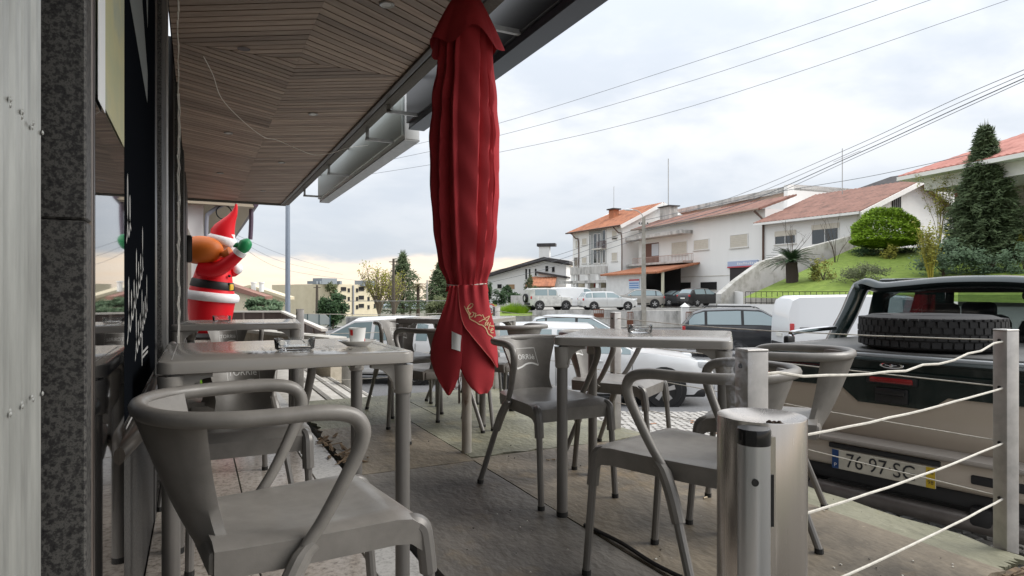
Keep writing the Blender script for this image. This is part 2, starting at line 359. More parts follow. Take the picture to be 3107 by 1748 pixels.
m_ply_edge = ramp_mat('plywood_edge', [(0.3, (.05, .032, .02)), (0.7, (.20, .135, .075))], 30, rough=.8, stretch=(1, 1, 8))
dk = tag(MB().bx((.745, 1.15, -.66), (2.58, 5.6, -.03)).build('deck_base', mat('deck_skirt', (.5, .5, .5), .6, var=.4, vscale=6), smooth=None), kind='structure')
def sheet_piece(x0, x1, y0, y1, m, z=0.0, ragged=()):
    """plywood sheet with a slightly uneven outline; ragged edges are splintered"""
    P = []; n = 18
    def jit(side, t): return (random.uniform(-.035, .012) * (1 if random.random() < .6 else .2)) if side in ragged else random.uniform(-.002, .002)
    for i in range(n): t = i / n; P.append((x0 + (x1 - x0) * t, y0 - jit('s', t)))
    for i in range(n): t = i / n; P.append((x1 + jit('e', t), y0 + (y1 - y0) * t))
    for i in range(n): t = i / n; P.append((x1 - (x1 - x0) * t, y1 + jit('n', t)))
    for i in range(n): t = i / n; P.append((x0 - jit('w', t), y1 - (y1 - y0) * t))
    g = MB(); g.prism([(x, y, z - .018) for x, y in P], (0, 0, .018)); return g.build('plywood_sheet', m, dk, smooth=None)
sheet_piece(.725, 1.362, 1.1, 3.22, m_plyd)
sheet_piece(1.368, 2.40, 1.16, 3.27, m_ply, .001, ('s',)); sheet_piece(2.405, 2.62, 1.18, 3.27, m_plyg, -.002, ('e', 's'))
sheet_piece(.725, 1.375, 3.226, 4.42, m_ply, .0005, ('w',)); sheet_piece(1.380, 2.62, 3.276, 4.5, m_plyg, .002, ('e', 's'))
sheet_piece(.735, 1.62, 4.426, 5.64, m_plyg, -.001, ('w',)); sheet_piece(1.626, 2.62, 4.506, 5.66, m_plyg, .001, ('e',))
g = MB(); rr = random.Random(3)
for k in range(34):
    if k < 34: x, y = .72 + abs(rr.gauss(0, .06)) * rr.choice((1, 1, -.5)), rr.uniform(3.45, 4.15)
    else: x, y = rr.uniform(1.5, 2.5), 1.17 + rr.uniform(-.03, .03)
    l, w, a = rr.uniform(.03, .13), rr.uniform(.008, .03), rr.uniform(-.7, .7) + pi / 2 * rr.random(); C, S = cos(a), sin(a); z = .003 + rr.random() * .012; t = rr.uniform(-.02, .03)
    P = [(x + u * C - v * S, y + u * S + v * C, z + (t if u > 0 else 0)) for u, v in ((-l / 2, 0), (-l * .2, -w / 2), (l / 2, -w * .2), (l * .4, w * .3), (-l * .1, w / 2))]
    g.prism(P, (0, 0, .004))
tag(g.build('wood_splinters', m_ply_edge, dk, None), kind='stuff')
g = MB(); rr = random.Random(11)          # frayed laminations on the near edge
for k in range(60):
    x = rr.uniform(1.4, 2.6); g.box((x, 1.165 - rr.random() * .01, -.008 - rr.random() * .02), (rr.uniform(.03, .12), .02, .003), rr.uniform(-.08, .08))
tag(g.build('frayed_plywood_edge', m_ply_edge, dk, None), kind='stuff')
tag(MB().tube(crom([(1.372, 2.12, .006), (1.385, 1.9, .012), (1.38, 1.7, .010), (1.40, 1.5, .014), (1.46, 1.3, .012), (1.47, 1.1, .008)]), .008, 6).build('cable', mat('black_rubber', (.012, .012, .013), .5)), 'black rubber cable lying along the joint of the plywood deck', 'cable')
# steps and paving beyond the deck
m_pave = ramp_mat('pale_paving', [(0.3, (.40, .385, .35)), (0.7, (.60, .58, .54))], 7, rough=.75, rand=.10, bump=.2, bscale=60)
pv = tag(MB().bx((-.1, 10.15, -1.0), (2.1, 13.6, -.69)).build('paved_corner', m_pave, smooth=None), kind='structure')
stp = thing('stone_steps', 'pale stone steps descending beside the far end of the plywood deck', 'steps')
m_step = ramp_mat('pale_step_stone', [(0.3, (.42, .40, .36)), (0.7, (.62, .60, .56))], 8, rough=.7)
for k in range(4): MB().rbox((.70 + .36 * k + .2, 7.9, -.02 - .16 * k - .2), (.42, 4.4, .4), .012).build('step', m_step, stp)
for k in range(4): MB().rbox((.70 + .36 * k + .35, 7.9, -.0145 - .16 * k), (.05, 4.38, .006), .002, 1).build('nosing', mat('step_nosing', (.30, .285, .26), .8, var=.3), stp)
# ------------------------------------------------------------------ the café building on the left: shop front and canopy
cafe = thing('cafe_building', 'dark granite café front with glass panes under a timber-lined canopy', 'building')
m_pillar = ramp_mat('polished_dark_granite', [(0.30, (.010, .010, .011)), (0.46, (.035, .034, .034)), (0.58, (.10, .098, .092)), (0.68, (.03, .028, .029)), (0.84, (.22, .20, .17))], 150, rough=.5, detail=10, spec=.25, rand=.05)
m_alu = mat('grey_aluminium', (.42, .42, .41), .38, .8, var=.25, vscale=14)
m_galv = mat('galvanised_shutter', (.46, .47, .45), .45, .55, var=.3, vscale=10, stretch=(6, 6, .5))
m_black = mat('black_frame', (.012, .012, .013), .35)
m_glass_shop = glass_mat('shop_glass', (.25, .27, .28), .0, .7, (.02, .02, .022))
WX = -.15
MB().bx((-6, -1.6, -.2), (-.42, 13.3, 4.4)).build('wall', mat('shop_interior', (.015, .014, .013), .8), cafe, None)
sh = MB()                                  # folded shutter: upright ribs
MB().bx((-.6, -.9, -.01), (-.215, 1.03, 3.0)).build('shutter_back', mat('shutter_shadow_gap', (.16, .165, .16), .6, .3), cafe, None)
SXP = -.19; y = .25; k = 0
while y < 1.045:
    s_ = MB().tube([(SXP - .012 + (.006 if k % 2 else 0), y, -.01), (SXP - .012 + (.006 if k % 2 else 0), y, 2.9)], .0115 if k % 3 else .0075, 8).build('shutter_slat', m_galv, cafe)
    if k % 1 == 0:
        for zz_ in (.787, 1.133): MB().lathe([(.0034, 0), (.0032, .0006), (.0018, .0016)], 10, M=Matrix.Translation((SXP + .001 + (.006 if k % 2 else 0), y, zz_)) @ Matrix.Rotation(pi / 2, 4, 'Y')).build('rivet', m_galv, s_)
    y += .027; k += 1
for z0, z1 in ((-.01, 1.0305), (1.032, 2.2), (2.2015, 3.0)):
    MB().rbox((WX - .22, 1.183, (z0 + z1) / 2), (.44, .055, z1 - z0), .003, 1).build('granite_block', m_pillar, cafe)
MB().rbox((WX - .084, 1.216, 1.49), (.17, .010, 3.0), .002).build('metal_trim', mat('brown_alu', (.23, .2, .18), .35, .7), cafe)
MB().rbox((WX - .093, 1.229, 1.49), (.19, .014, 3.0), .002).build('metal_trim', mat('dark_bronze', (.07, .06, .055), .35, .6), cafe)
# near pane with notice, dark pane with lettering
p1 = MB().bx((WX - .004, 1.237, .05), (WX + .002, 1.70, 2.69)).build('window_pane', m_glass_shop, cafe, None)
m_sill = mat('sill_granite', (.075, .07, .065), .22, var=.5, vscale=60)
MB().rbox((WX - .073, 2.325, .60), (.14, 1.24, .04), .006).build('window_sill', m_sill, cafe)
MB().rbox((WX - .063, 2.325, .29), (.12, 1.24, .58), .004).build('kick_panel', m_pillar, cafe)
pz = MB().bx((WX + .003, 1.25, 1.25), (WX + .0045, 1.675, 2.3)).build('poster', ramp_mat('faded_map_print', [(.3, (.40, .50, .34)), (.5, (.62, .60, .34)), (.65, (.36, .45, .40)), (.8, (.60, .62, .55))], 2.5, rough=.35, coat=.4), cafe, None)
MB().bx((WX + .0046, 1.245, 1.24), (WX + .0052, 1.335, 2.305)).build('poster_border', mat('paper_white', (.8, .82, .84), .4), cafe, None)
p2 = MB().bx((WX - .008, 1.702, .62), (WX + .002, 2.92, 2.69)).build('window_pane', mat('black_film_glass', (.006, .007, .009), .5, spec=0), cafe, None)
g = MB(); rr = random.Random(5)            # painted script on the dark pane, two lines rising along the glass
def script_loops(x0, z0, x1, z1, n, h):
    P = []
    for i in range(n * 10 + 1):
        t = i / (n * 10); ph = t * n * 2 * pi; hh = h * (1.0 if int(t * n) % 3 else 1.7)
        P.append((x0 + (x1 - x0) * t + sin(ph) * .022, z0 + (z1 - z0) * t + (1 - cos(ph)) * .5 * hh))
    return P
for x0, z0, x1, z1, n, h in ((1.76, .80, 2.28, .99, 7, .085), (1.98, .74, 2.46, .86, 7, .075), (1.74, 1.04, 1.86, 1.08, 2, .09)):
    vs_, fs_ = ribbon(script_loops(x0, z0, x1, z1, n, h), .010); g.add([(WX + .0032, p.x, p.y) for p in vs_], fs_)
g.bx((WX + .0022, 2.22, .70), (WX + .0032, 2.235, .80)); g.bx((WX + .0022, 2.25, .72), (WX + .0032, 2.48, .727)); g.bx((WX + .0022, 2.25, .735), (WX + .0032, 2.48, .742)); g.bx((WX + .0022, 1.74, .60), (WX + .0032, 2.56, .606))
g.build('painted_lettering', mat('white_lettering', (.5, .5, .49), .5), p2, None)
g = MB()                                   # broad grey graphic sweeping over the upper dark pane
for pts in (((1.74, 1.66), (1.74, 2.4), (1.84, 2.4), (1.95, 1.98), (2.48, 1.66), (2.46, 1.56)), ((1.98, 2.3), (2.08, 2.3), (2.5, 1.95), (2.48, 1.82)), ((2.2, 2.5), (2.3, 2.5), (2.6, 2.2))):
    g.prism([(WX + .0022, a, b) for a, b in pts], (.0006, 0, 0))
g.build('window_graphic', mat('grey_graphic', (.13, .145, .14), .6), p2, None)
MB().rbox((WX - .058, 3.0, 1.49), (.12, .15, 3.0), .006).build('window_frame', m_black, cafe)
MB().rbox((WX - .055, 3.42, 1.49), (.14, .46, 3.0), .006).build('granite_block', m_pillar, cafe)
MB().rbox((WX - .045, 3.72, 1.49), (.13, .10, 3.0), .006).build('door_jamb', m_alu, cafe)
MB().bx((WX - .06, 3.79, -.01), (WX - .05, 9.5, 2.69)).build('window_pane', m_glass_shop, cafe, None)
for yy in (4.3, 5.6, 7.6): MB().rbox((WX - .04, yy, 1.45), (.07, .10, 2.9), .006).build('window_frame', m_black, cafe)
for yy, w in ((6.4, .7), (9.3, .8), (11.8, 2.6)): MB().rbox((WX - .06, yy, 1.45), (.14, w, 3.0), .006).build('granite_block', m_pillar, cafe)
for yy in (2.6, 3.3): MB().rbox((WX + .003 if yy > 3 else WX - .006, yy, 1.62), (.012, .035, .14), .003).build('hinge', m_alu, cafe)
hr = MB().tube([(WX - .01, 1.60, .57), (WX + .012, 1.80, .57), (WX + .012, 2.95, .57)], .024, 12).build('hand_rail', mat('bronze_rail', (.16, .14, .125), .3, .7), cafe)
spk = thing('loudspeaker', 'small black box loudspeaker mounted on the shop front behind the inflatable figure', 'loudspeaker', (-.12, 11.6, 1.42))
MB().rbox((0, 0, .22), (.11, .18, .44), .02).build('cabinet', m_black, spk); MB().rbox((.058, 0, .22), (.006, .15, .4), .002).build('grille', mat('speaker_cloth', (.03, .03, .03), .9), spk); MB().bx((-.12, -.02, .2), (-.05, .02, .24)).build('bracket', m_black, spk)
# canopy: lozenge timber soffit, each board a piece
FX, Y0, Y1, CZ, XM, YM = 1.56, -1.0, 13.35, 2.70, .70, 5.10
m_wood = ramp_mat('weathered_soffit_wood', [(.25, (.20, .145, .108)), (.5, (.33, .245, .19)), (.75, (.43, .335, .26))], 5, rough=.55, stretch=(.35, 2.5, 1), bump=.15, bscale=30, rand=.30)
can = MB().bx((-.16, Y0, CZ + .03), (FX, Y1, CZ + .34)).build('canopy', mat('canopy_slab', (.02, .018, .016), .9), cafe, None)
SL, BP = .58, .0926
def clip(poly, a, b, c):                   # keep a*x+b*y<=c
    out = []
    for i in range(len(poly)):
        p, q = poly[i], poly[(i + 1) % len(poly)]; dp, dq = a * p[0] + b * p[1] - c, a * q[0] + b * q[1] - c
        if dp <= 0: out.append(p)
        if dp * dq < 0: t = dp / (dp - dq); out.append((p[0] + (q[0] - p[0]) * t, p[1] + (q[1] - p[1]) * t))
    return out
gap = .0065; nb = 0; far = MB()
for side in (-1, 1):
    xe = -.15 if side < 0 else FX - .005
    for sgn in (-1, 1):                    # near field (apex to camera) and far field
        k = 0
        while True:
            d0 = k * BP + gap; d1 = (k + 1) * BP - gap; k += 1
            ya, yb = (YM - d1, YM - d0) if sgn < 0 else (YM + d0, YM + d1)
            if yb < 3.0 and sgn < 0: break
            w = abs(xe - XM); sh = SL * w * (1 if sgn < 0 else -1)
            if sgn > 0 and ya + sh > Y1 - .02: break
            poly = [(XM + side * .0006, ya), (XM + side * .0006, yb), (xe, yb + sh), (xe, ya + sh)]
            poly = clip(poly, 0, 1, YM - .003) if sgn < 0 else clip(poly, 0, -1, -(YM + .003))
            poly = clip(poly, 0, 1, Y1 - .01)
            if len(poly) < 3: continue
            cx_, cy_ = sum(p[0] for p in poly) / len(poly), sum(p[1] for p in poly) / len(poly); ang = atan2(sh, side * w) if side > 0 else atan2(-sh, w); C, S = cos(-ang), sin(-ang)
            P = [((p[0] - cx_) * C - (p[1] - cy_) * S, (p[0] - cx_) * S + (p[1] - cy_) * C, 0) for p in poly]
            o = MB().prism(P, (0, 0, .02)).build('soffit_board', m_wood, can, None); o.location = (cx_, cy_, CZ + random.uniform(0, .002)); o.rotation_euler = (0, 0, ang); nb += 1
MB().bx((-.15, Y0, CZ), (FX - .005, 2.98, CZ + .02)).build('near_soffit', m_wood, can, None)
m_fas = ramp_mat('fascia_render', [(.3, (.10, .095, .085)), (.7, (.17, .16, .145))], 60, rough=.8, bump=.3, bscale=160)
MB().rbox((FX + .045, (Y0 + Y1) / 2, CZ + .17), (.10, Y1 - Y0, .40), .01).build('fascia', m_fas, cafe)
MB().rbox((FX - .035, (Y0 + Y1) / 2, CZ - .012), (.05, Y1 - Y0 - .02, .03), .008).build('edge_bead', mat('dark_bead', (.05, .042, .036), .4), cafe)
MB().rbox((.7, Y1 + .03, CZ + .16), (1.80, .05, .40), .01).build('end_fascia', m_fas, cafe)
for x, y in ((1.04, 6.53), (.32, 7.72), (1.04, 9.14), (.32, 10.35), (1.04, 11.81), (1.05, 3.85)):
    l = MB().lathe([(.030, .004), (.042, -.004), (.047, 0), (.047, .01)], 18, (x, y, CZ - .006)).build('recessed_light', m_alu, cafe); MB().lathe([(.029, .0), (.001, .0)], 18, (x, y, CZ - .003), cap=False).build('lens', mat('frosted_lens', (.6, .6, .58), .3), l)
MB().lathe([(.045, 0), (.001, .0)], 18, (.31, 5.02, CZ - .001), cap=False).build('light_hole', m_black, cafe)
# sign boxes bracketed off the fascia
def sign_box(name, label, x, y0, y1, z0, z1, m, mb_):
    t = thing(name, label, 'sign', (x, y0, z0)); L = y1 - y0; H = z1 - z0
    MB().rbox((.10, L / 2, H / 2), (.16, L, H), .008).build('box', m, t); MB().rbox((.005, L / 2, H / 2 + .01), (.03, L - .04, H - .08), .004).build('rear_panel', mb_, t)
    MB().bx((.02, .0, -.004), (.18, L, .012)).build('bottom_trim', m if 'blue' in label else m_alu, t, None)
    n = max(2, int(L / 1.35))
    for k in range(n):
        yy = .35 + (L - .7) * k / max(1, n - 1); b = MB(); b.beam((0, yy, .05), (x * 0 - .30, yy, .05), .03, .03); b.beam((0, yy, H - .06), (-.30, yy, H - .06), .03, .03); b.beam((-.28, yy, .05), (-.28, yy, H - .06), .03, .03); b.build('bracket', m_alu, t, None)
    return t
SX = 1.90
sign_box('sign_box', 'long white framed sign box hung off the far canopy edge', SX, 6.35, 11.4, 2.50, 2.98, mat('sign_white', (.72, .74, .75), .35), mat('sign_frame_grey', (.45, .49, .47), .4, .3))
sign_box('sign_box', 'dark blue sign box on the canopy edge above the red parasol', SX - .02, 1.2, 6.15, 2.56, 3.05, mat('sign_blue_grey', (.06, .075, .10), .35), mat('sign_dark_face', (.012, .014, .02), .4))
# fairy lights down the pier and a loose wire under the soffit
m_wire = mat('pale_wire', (.85, .82, .76), .5)
il = thing('icicle_lights', 'pale icicle light string hanging down the dark shop pier', 'light string'); rr = random.Random(4)
P = [(WX + .06 + rr.uniform(-.004, .004), 3.97 + .016 * sin(z * 9) + rr.uniform(-.012, .012), z) for z in [2.66 - i * .045 for i in range(46)]]
MB().tube(P, .0036, 5).build('cord', m_wire, il); MB().tube([(p[0] + .006, p[1] + .045 + .02 * sin(p[2] * 5), p[2]) for p in P[14:]], .0024, 5).build('cord', m_wire, il)
g = MB()
for i, p in enumerate(P):
    if i % 1 == 0: a = rr.uniform(-.5, .5); s_ = rr.choice((-1, 1)); g.tube([p, (p[0], p[1] + s_ * .10, p[2] + .02 * a)], .0026, 4)
g.build('light_tips', m_wire, il)
tag(MB().tube(crom([(.05, 5.3, 2.695), (.12, 5.6, 2.66), (.2, 6.1, 2.62), (.40, 6.7, 2.60), (.62, 7.0, 2.53), (.78, 7.3, 2.58), (1.0, 7.4, 2.53), (1.2, 7.5, 2.50), (1.42, 7.6, 2.56), (1.62, 7.7, 2.66), (1.9, 7.8, 2.74)], 6), .0035, 5).build('loose_wire', m_wire), 'loose white wire sagging below the timber soffit towards the sign box', 'wire')
# ------------------------------------------------------------------ terrace fence: square posts and rope cables
m_post = mat('brushed_steel_post', (.56, .54, .52), .42, .35, var=.3, vscale=12)
posts = dict(C=(1.17, 1.09), B=(2.63, 1.27), A=(2.56, 3.57), E=(2.60, 5.58), D=(.77, 5.50))
lab = dict(C='steel fence post standing right behind the cylindrical ash bin', B='steel corner post at the right edge of the photo before the pickup', A='steel fence post rising behind the right table near the silver car', E='steel corner post hidden behind the closed red parasol', D='steel fence post at the far left corner of the deck')
for k, (x, y) in posts.items():
    t = thing('fence_post', lab[k], 'post', (x, y, -.0 if k != 'B' else -.0), -.25 if k in 'CB' else 0, 'terrace fence posts'); MB().rbox((0, 0, .345), (.055, .055, .88), .004).build('tube', m_post, t)
    MB().rbox((0, 0, .787), (.056, .056, .006), .002, 1).build('cap', m_post, t)
    for z in (.75, .58, .38, .18): MB().lathe([(.006, 0), (.006, .004)], 8, M=Matrix.Translation((-.0275, 0, z)) @ Matrix.Rotation(-pi / 2, 4, 'Y')).build('cable_hole', m_black, t)
m_rope = mat('white_rope', (.68, .65, .58), .7, var=.25, vscale=40)
nm = {0: 'top', 1: 'second', 2: 'third', 3: 'lowest'}
rr = random.Random(8)
for a, b, where, r in (('B', 'C', 'between the corner post and the post behind the ash bin', .0038), ('A', 'B', 'in front of the parked pickup', .0026), ('E', 'A', 'towards the silver car', .0026), ('D', 'E', 'along the far edge of the deck', .0026)):
    for i, z in enumerate((.75, .58, .38, .18)):
        p, q = V((*posts[a], z)), V((*posts[b], z - (.018 if b == 'C' else 0))); P = []
        for k in range(15):
            t = k / 14; s = p.lerp(q, t); s.z -= .05 * sin(pi * t) * (.25 if i else 1) * (1 if r > .003 else .4); s.z += rr.uniform(-.006, .006) if (r > .003 and i == 0) else rr.uniform(-.0012, .0012); P.append(s)
        tag(MB().tube(P, r, 6).build('fence_cable', m_rope), f'{nm[i]} white fence cable {where}', 'cable', 'terrace fence cables')
# ------------------------------------------------------------------ café chairs
m_chair = mat('taupe_plastic', (.235, .222, .205), .34, var=.22, vscale=14, bump=.06, bscale=400, rvar=.10)
m_leg = mat('grey_lacquered_tube', (.18, .172, .163), .35, .25)
m_foot = mat('rubber_foot', (.02, .02, .02), .7)
m_print = mat('white_print', (.80, .80, .78), .5)
TV, TF = text_mesh('TORRIé', .042)
def chair_parts():
    r = thing('cafe_chair', '', 'chair')
    # seat: dished top, rolled rim
    def seat(u, v):
        x = (u * 2 - 1); y = v; hw = .190 + .012 * y - .02 * (1 - y) ** 3; X = x * hw; Y = -.205 + .425 * y
        z = .445 - .016 * (1 - x * x) * sin(pi * min(1, y * 1.05)) - .03 * max(0, (y - .86) / .14) ** 2 - .012 * max(0, (abs(x) - .85) / .15) ** 2
        return (X, Y, z)
    def soff(u, v): return (0, 0, -.022) if not (u in (0, 1) or v in (0, 1)) else (-.004 * (1 if u == 1 else -1 if u == 0 else 0), -.004 if v == 1 else 0, -.055)
    MB().slab(seat, 12, 12, soff).build('seat', m_chair, r, 50)
    # backrest: hour-glass panel curved into the ring
    def wid(v):
        K = [(0, .158), (.08, .138), (.2, .108), (.34, .100), (.6, .112), (.85, .138), (1, .158)]
        for (a, b), (c, d) in zip(K, K[1:]):
            if v <= c: t = (v - a) / (c - a); return b + (d - b) * t
        return d
    def back(u, v):
        x = u * 2 - 1; X = x * wid(v); z = .385 + .305 * v; y = -.185 - .128 * v ** .8 + .095 * x * x * (.35 + .65 * v)
        return (X, y, z)
    b = MB().slab(back, 10, 14, lambda u, v: (0, -.02, 0)).build('backrest', m_chair, r, 45)
    MB().rbox((0, -.2, .405), (.31, .03, .05), .012).build('rear_apron', m_chair, r)
    # printed badge on the backrest, text and wave inside a thin frame
    g = MB(); A = [(-.062, .052), (.062, .052), (.058, -.042), (.0, -.030), (-.054, -.048), (-.062, .052)]
    A = [(-.062, .05), (.060, .05), (.066, -.035), (.04, -.022), (.0, -.030), (-.03, -.046), (-.052, -.048), (-.062, .05)]
    for p, q, w in ((A[0], A[1], .0015), (A[1], A[2], .0015), (A[6], A[7], .0015)): vs_, fs_ = ribbon([p, q], w); g.add(vs_, fs_)
    vs_, fs_ = ribbon([(p.x, p.y) for p in crom([(-.053, -.049, 0), (-.02, -.043, 0), (.01, -.030, 0), (.04, -.026, 0), (.066, -.036, 0)], 4)], .008); g.add(vs_, fs_); g.add([V((p.x * .78, p.y * .85 + .004, 0)) for p in TV], TF)
    def onb(p):
        v = (.588 + p[1] - .385) / .305; u = .5 - p[0] / wid(v) / 2; q = V(back(u, v)); return (q.x, q.y + .0016, q.z)
    MB().add([onb(p) for p in g.v], g.f).build('printed_badge', m_print, b, None, fix=False)
    # arm ring, one swept band
    half = [(.202, -.045, .42), (.206, -.01, .47), (.215, .033, .55), (.222, .060, .61), (.225, .062, .648), (.225, .038, .674), (.225, -.02, .685), (.224, -.10, .686), (.211, -.18, .686), (.168, -.258, .687), (.094, -.305, .688), (0, -.32, .689)]
    path = crom(half + [(-x, y, z) for x, y, z in half[-2::-1]], 5); n = len(path)
    rad = [.0125 + .004 * min(1, min(i, n - 1 - i) / 18) for i in range(n)]
    MB().tube(path, rad, 10).build('arm_ring', m_chair, r, 60)
    for s in (-1, 1):
        fr = crom([(s * .168, .10, .412), (s * .176, .178, .416), (s * .184, .212, .405), (s * .185, .222, .37), (s * .186, .230, .30)], 4)
        f = MB().tube(fr, [.018] * 5 + [.020] * (len(fr) - 5), 10).tube([(s * .186, .229, .32), (s * .190, .254, .012)], .0135, 10).build('leg', m_leg, r); MB().tube(fr, .0195, 10).build('leg_sleeve', m_chair, f)
        MB().tube([(s * .1899, .2536, .018), (s * .190, .254, 0)], .0155, 10).build('foot', m_foot, f)
        f = MB().tube([(s * .222, -.10, .32), (s * .267, -.216, .012)], .0135, 10).build('leg', m_leg, r); MB().tube(crom([(s * .201, -.03, .425), (s * .205, -.055, .40), (s * .217, -.09, .34), (s * .227, -.117, .275)], 4), [.017] * 4 + [.0195] * 9, 10).build('leg_sleeve', m_chair, f)
        MB().tube([(s * .2666, -.2152, .018), (s * .267, -.216, 0)], .0155, 10).build('foot', m_foot, f)
    return r
def face(dx, dy): return atan2(dy, dx) - pi / 2
spots = [
 (.212, 1.509, .992, .128, 'nearest grey armchair at lower left, its back to the shop front'),
 (.17, 2.57, .0, -1, 'grey armchair tucked under the far side of the front left table'),
 (.13, 3.285, .0, 1, 'grey armchair with its back to the front left table, facing the second table'),
 (.2, 4.98, -.05, -1, 'grey armchair behind the second left table, in front of the inflatable figure'),
 (1.50, 2.613, -.002, -1, 'grey armchair with printed badge left of the right table, facing the camera'),
 (2.14, 2.97, .55, -.83, 'grey armchair behind the right table, beside the silver car'),
 (1.394, 1.561, -.276, .961, 'near grey armchair behind the steel ash bin'),
 (2.063, 1.862, -.582, .813, 'grey armchair at the right table with its back to the pickup'),
 (1.99, 4.125, -.21, .98, 'grey armchair right of the parasol with its back to the camera'),
 (1.39, 4.0, -.16, .99, 'grey armchair directly left behind the parasol, back to the camera'),
 (1.48, 4.82, -.002, -1, 'grey armchair at the far left of the table behind the parasol'),
 (2.10, 5.15, .55, -.83, 'farthest grey armchair at the deck corner behind the parasol')]
proto = chair_parts()
for i, (x, y, dx, dy, l) in enumerate(spots):
    c = proto if i == 0 else copy_tree(proto)
    c.location = (x, y, .001); c.rotation_euler = (0, 0, face(dx, dy)); tag(c, l, 'chair', 'grey café armchairs on the terrace')
# ------------------------------------------------------------------ tables
m_table = mat('taupe_table', (.31, .293, .27), .17, var=.10, vscale=4, rvar=.05, spec=.55)
def table_parts():
    r = thing('cafe_table', '', 'table'); h = .35; z = .740
    def outline(s, rad, n=5):
        P = []
        for cx_, cy_, a0 in ((s - rad, s - rad, 0), (-s + rad, s - rad, pi / 2), (-s + rad, -s + rad, pi), (s - rad, -s + rad, 3 * pi / 2)):
            P += [(cx_ + rad * cos(a0 + pi / 2 * k / n), cy_ + rad * sin(a0 + pi / 2 * k / n)) for k in range(n + 1)]
        return P
    lay = [(h - .012, .03, z - .036), (h, .04, z - .033), (h, .04, z - .006), (h - .002, .038, z - .002), (h - .006, .036, z)]; vs = []; n = 0
    for s, rd, zz in lay: P = outline(s, rd); n = len(P); vs += [(x, y, zz) for x, y in P]
    fs = [(k * n + i, k * n + (i + 1) % n, (k + 1) * n + (i + 1) % n, (k + 1) * n + i) for k in range(len(lay) - 1) for i in range(n)] + [tuple((len(lay) - 1) * n + i for i in range(n)), tuple(range(n))[::-1]]
    tp = MB().add(vs, fs).build('tabletop', m_table, r, 40)
    g = MB()
    for s in (-1, 1): g.bx((s * .315 - .0012, -.30, z + .0002), (s * .315 + .0012, .30, z + .0006))
    g.build('edge_groove', mat('groove_highlight', (.42, .41, .40), .4), tp, None)
    for sx in (-1, 1):
        for sy in (-1, 1):
            x, y = sx * (h - .034), sy * (h - .034)
            l = MB().tube([(x, y, .62), (x, y, .012)], .0225, 14).build('leg', m_leg, r); MB().tube([(x, y, .02), (x, y, 0)], .0235, 12).build('foot', m_foot, l)
            g = MB(); g.lathe([(.0255, .612), (.029, .617), (.031, .66), (.033, .70)], 14, (x, y, 0))
            for ax in (0, 1):                 # curved knuckle flowing into the apron
                P = []; w = .026
                for k in range(6): a = pi / 2 * k / 5; P.append((.03 + .07 * (1 - cos(a)), .625 + .068 * sin(a)))
                poly = [(.0, .625)] + P + [(.10, .705), (0, .705)]
                vv = [((x - sx * t, y, q) if ax == 0 else (x, y - sy * t, q)) for t, q in poly]; vec = (0, w, 0) if ax == 0 else (w, 0, 0); g.prism([V(p) - V(vec) / 2 for p in vv], vec)
            g.build('corner_bracket', m_table, r, 40)
    return r, tp
tproto, ttop = table_parts()
tspots = [(.256, 2.23, 0, 'front left grey square table with coffee cup and glass ashtray'), (.25, 4.36, -.10, 'second grey square table by the shop front, before the inflatable figure'),
          (1.80, 2.26, pi / 4, 'right grey square table with a stacked glass ashtray, set cornerwise'), (1.76, 4.45, pi / 4, 'grey square table half hidden behind the closed parasol')]
tabs = []
for i, (x, y, a, l) in enumerate(tspots):
    c = tproto if i == 0 else copy_tree(tproto); c.location = (x, y, .001); c.rotation_euler = (0, 0, a); tag(c, l, 'table', 'grey café tables on the terrace'); tabs.append(c)
# printed frame and tag line on the two left table tops
for t, s in ((tabs[0], 1), (tabs[1], 1)):
    g = MB(); Q = [(-.075, .05), (.085, .05), (.085, -.06), (-.075, -.06), (-.075, .05)]
    for p, q in zip(Q, Q[1:]): vs_, fs_ = ribbon([p, q], .0022); g.add(vs_, fs_)
    g.add([V((p.x, p.y - .01, 0)) for p in TV], TF); rr = random.Random(2)
    for k in range(15):
        if k in (5, 9): continue
        g.bx((-.12 + k * .017, -.112, -.0001), (-.12 + k * .017 + rr.uniform(.006, .012), -.104 + rr.uniform(0, .004), .0001))
    MB().add([(p[0] * 1.25 + .03, p[1] * 1.25 - .06, .7416) for p in g.v], g.f).build('printed_logo', m_print, t, None, fix=False)
# ------------------------------------------------------------------ table ware
m_clear = glass_mat('clear_glass', (.985, .99, .99), .0, .05, (.8, .82, .82), 1.24)
def ashtray(loc, label, r=.062, h=.034, stack=1):
    t = thing('glass_ashtray', label, 'ashtray', loc, .4, 'glass ashtrays on the tables')
    for k in range(stack):
        n = 48; prof = [(r * .86, 0), (r * .95, .004), (r, h), (r * .985, h + .002), (r * .90, h), (r * .80, .012), (.0005, .010)]; vs = []; z0 = k * .011
        for i, (q, z) in enumerate(prof):
            for j in range(n):
                nt_ = .55 * h * max(0, cos(4 * 2 * pi * j / n / 1) - .82) / .18 if i in (2, 3, 4) else 0
                a = 2 * pi * j / n; vs.append((q * cos(a), q * sin(a), z - nt_ * .6 + z0 * 1.0))
        vs.append((0, 0, z0)); fs = [(i * n + j, i * n + (j + 1) % n, (i + 1) * n + (j + 1) % n, (i + 1) * n + j) for i in range(len(prof) - 1) for j in range(n)] + [((j + 1) % n, j, len(vs) - 1) for j in range(n)]
        MB().add(vs, fs).build('bowl', m_clear, t, 40)
    return t
TZ = .742
ashtray(pl(878, 1064, TZ) + V((.02, .03, .0005)), 'clear glass ashtray on the front left table beside the coffee cup')
ashtray(pl(663, 976, TZ) + V((.02, .04, .0005)), 'clear glass ashtray on the second table below the inflatable figure', .055)
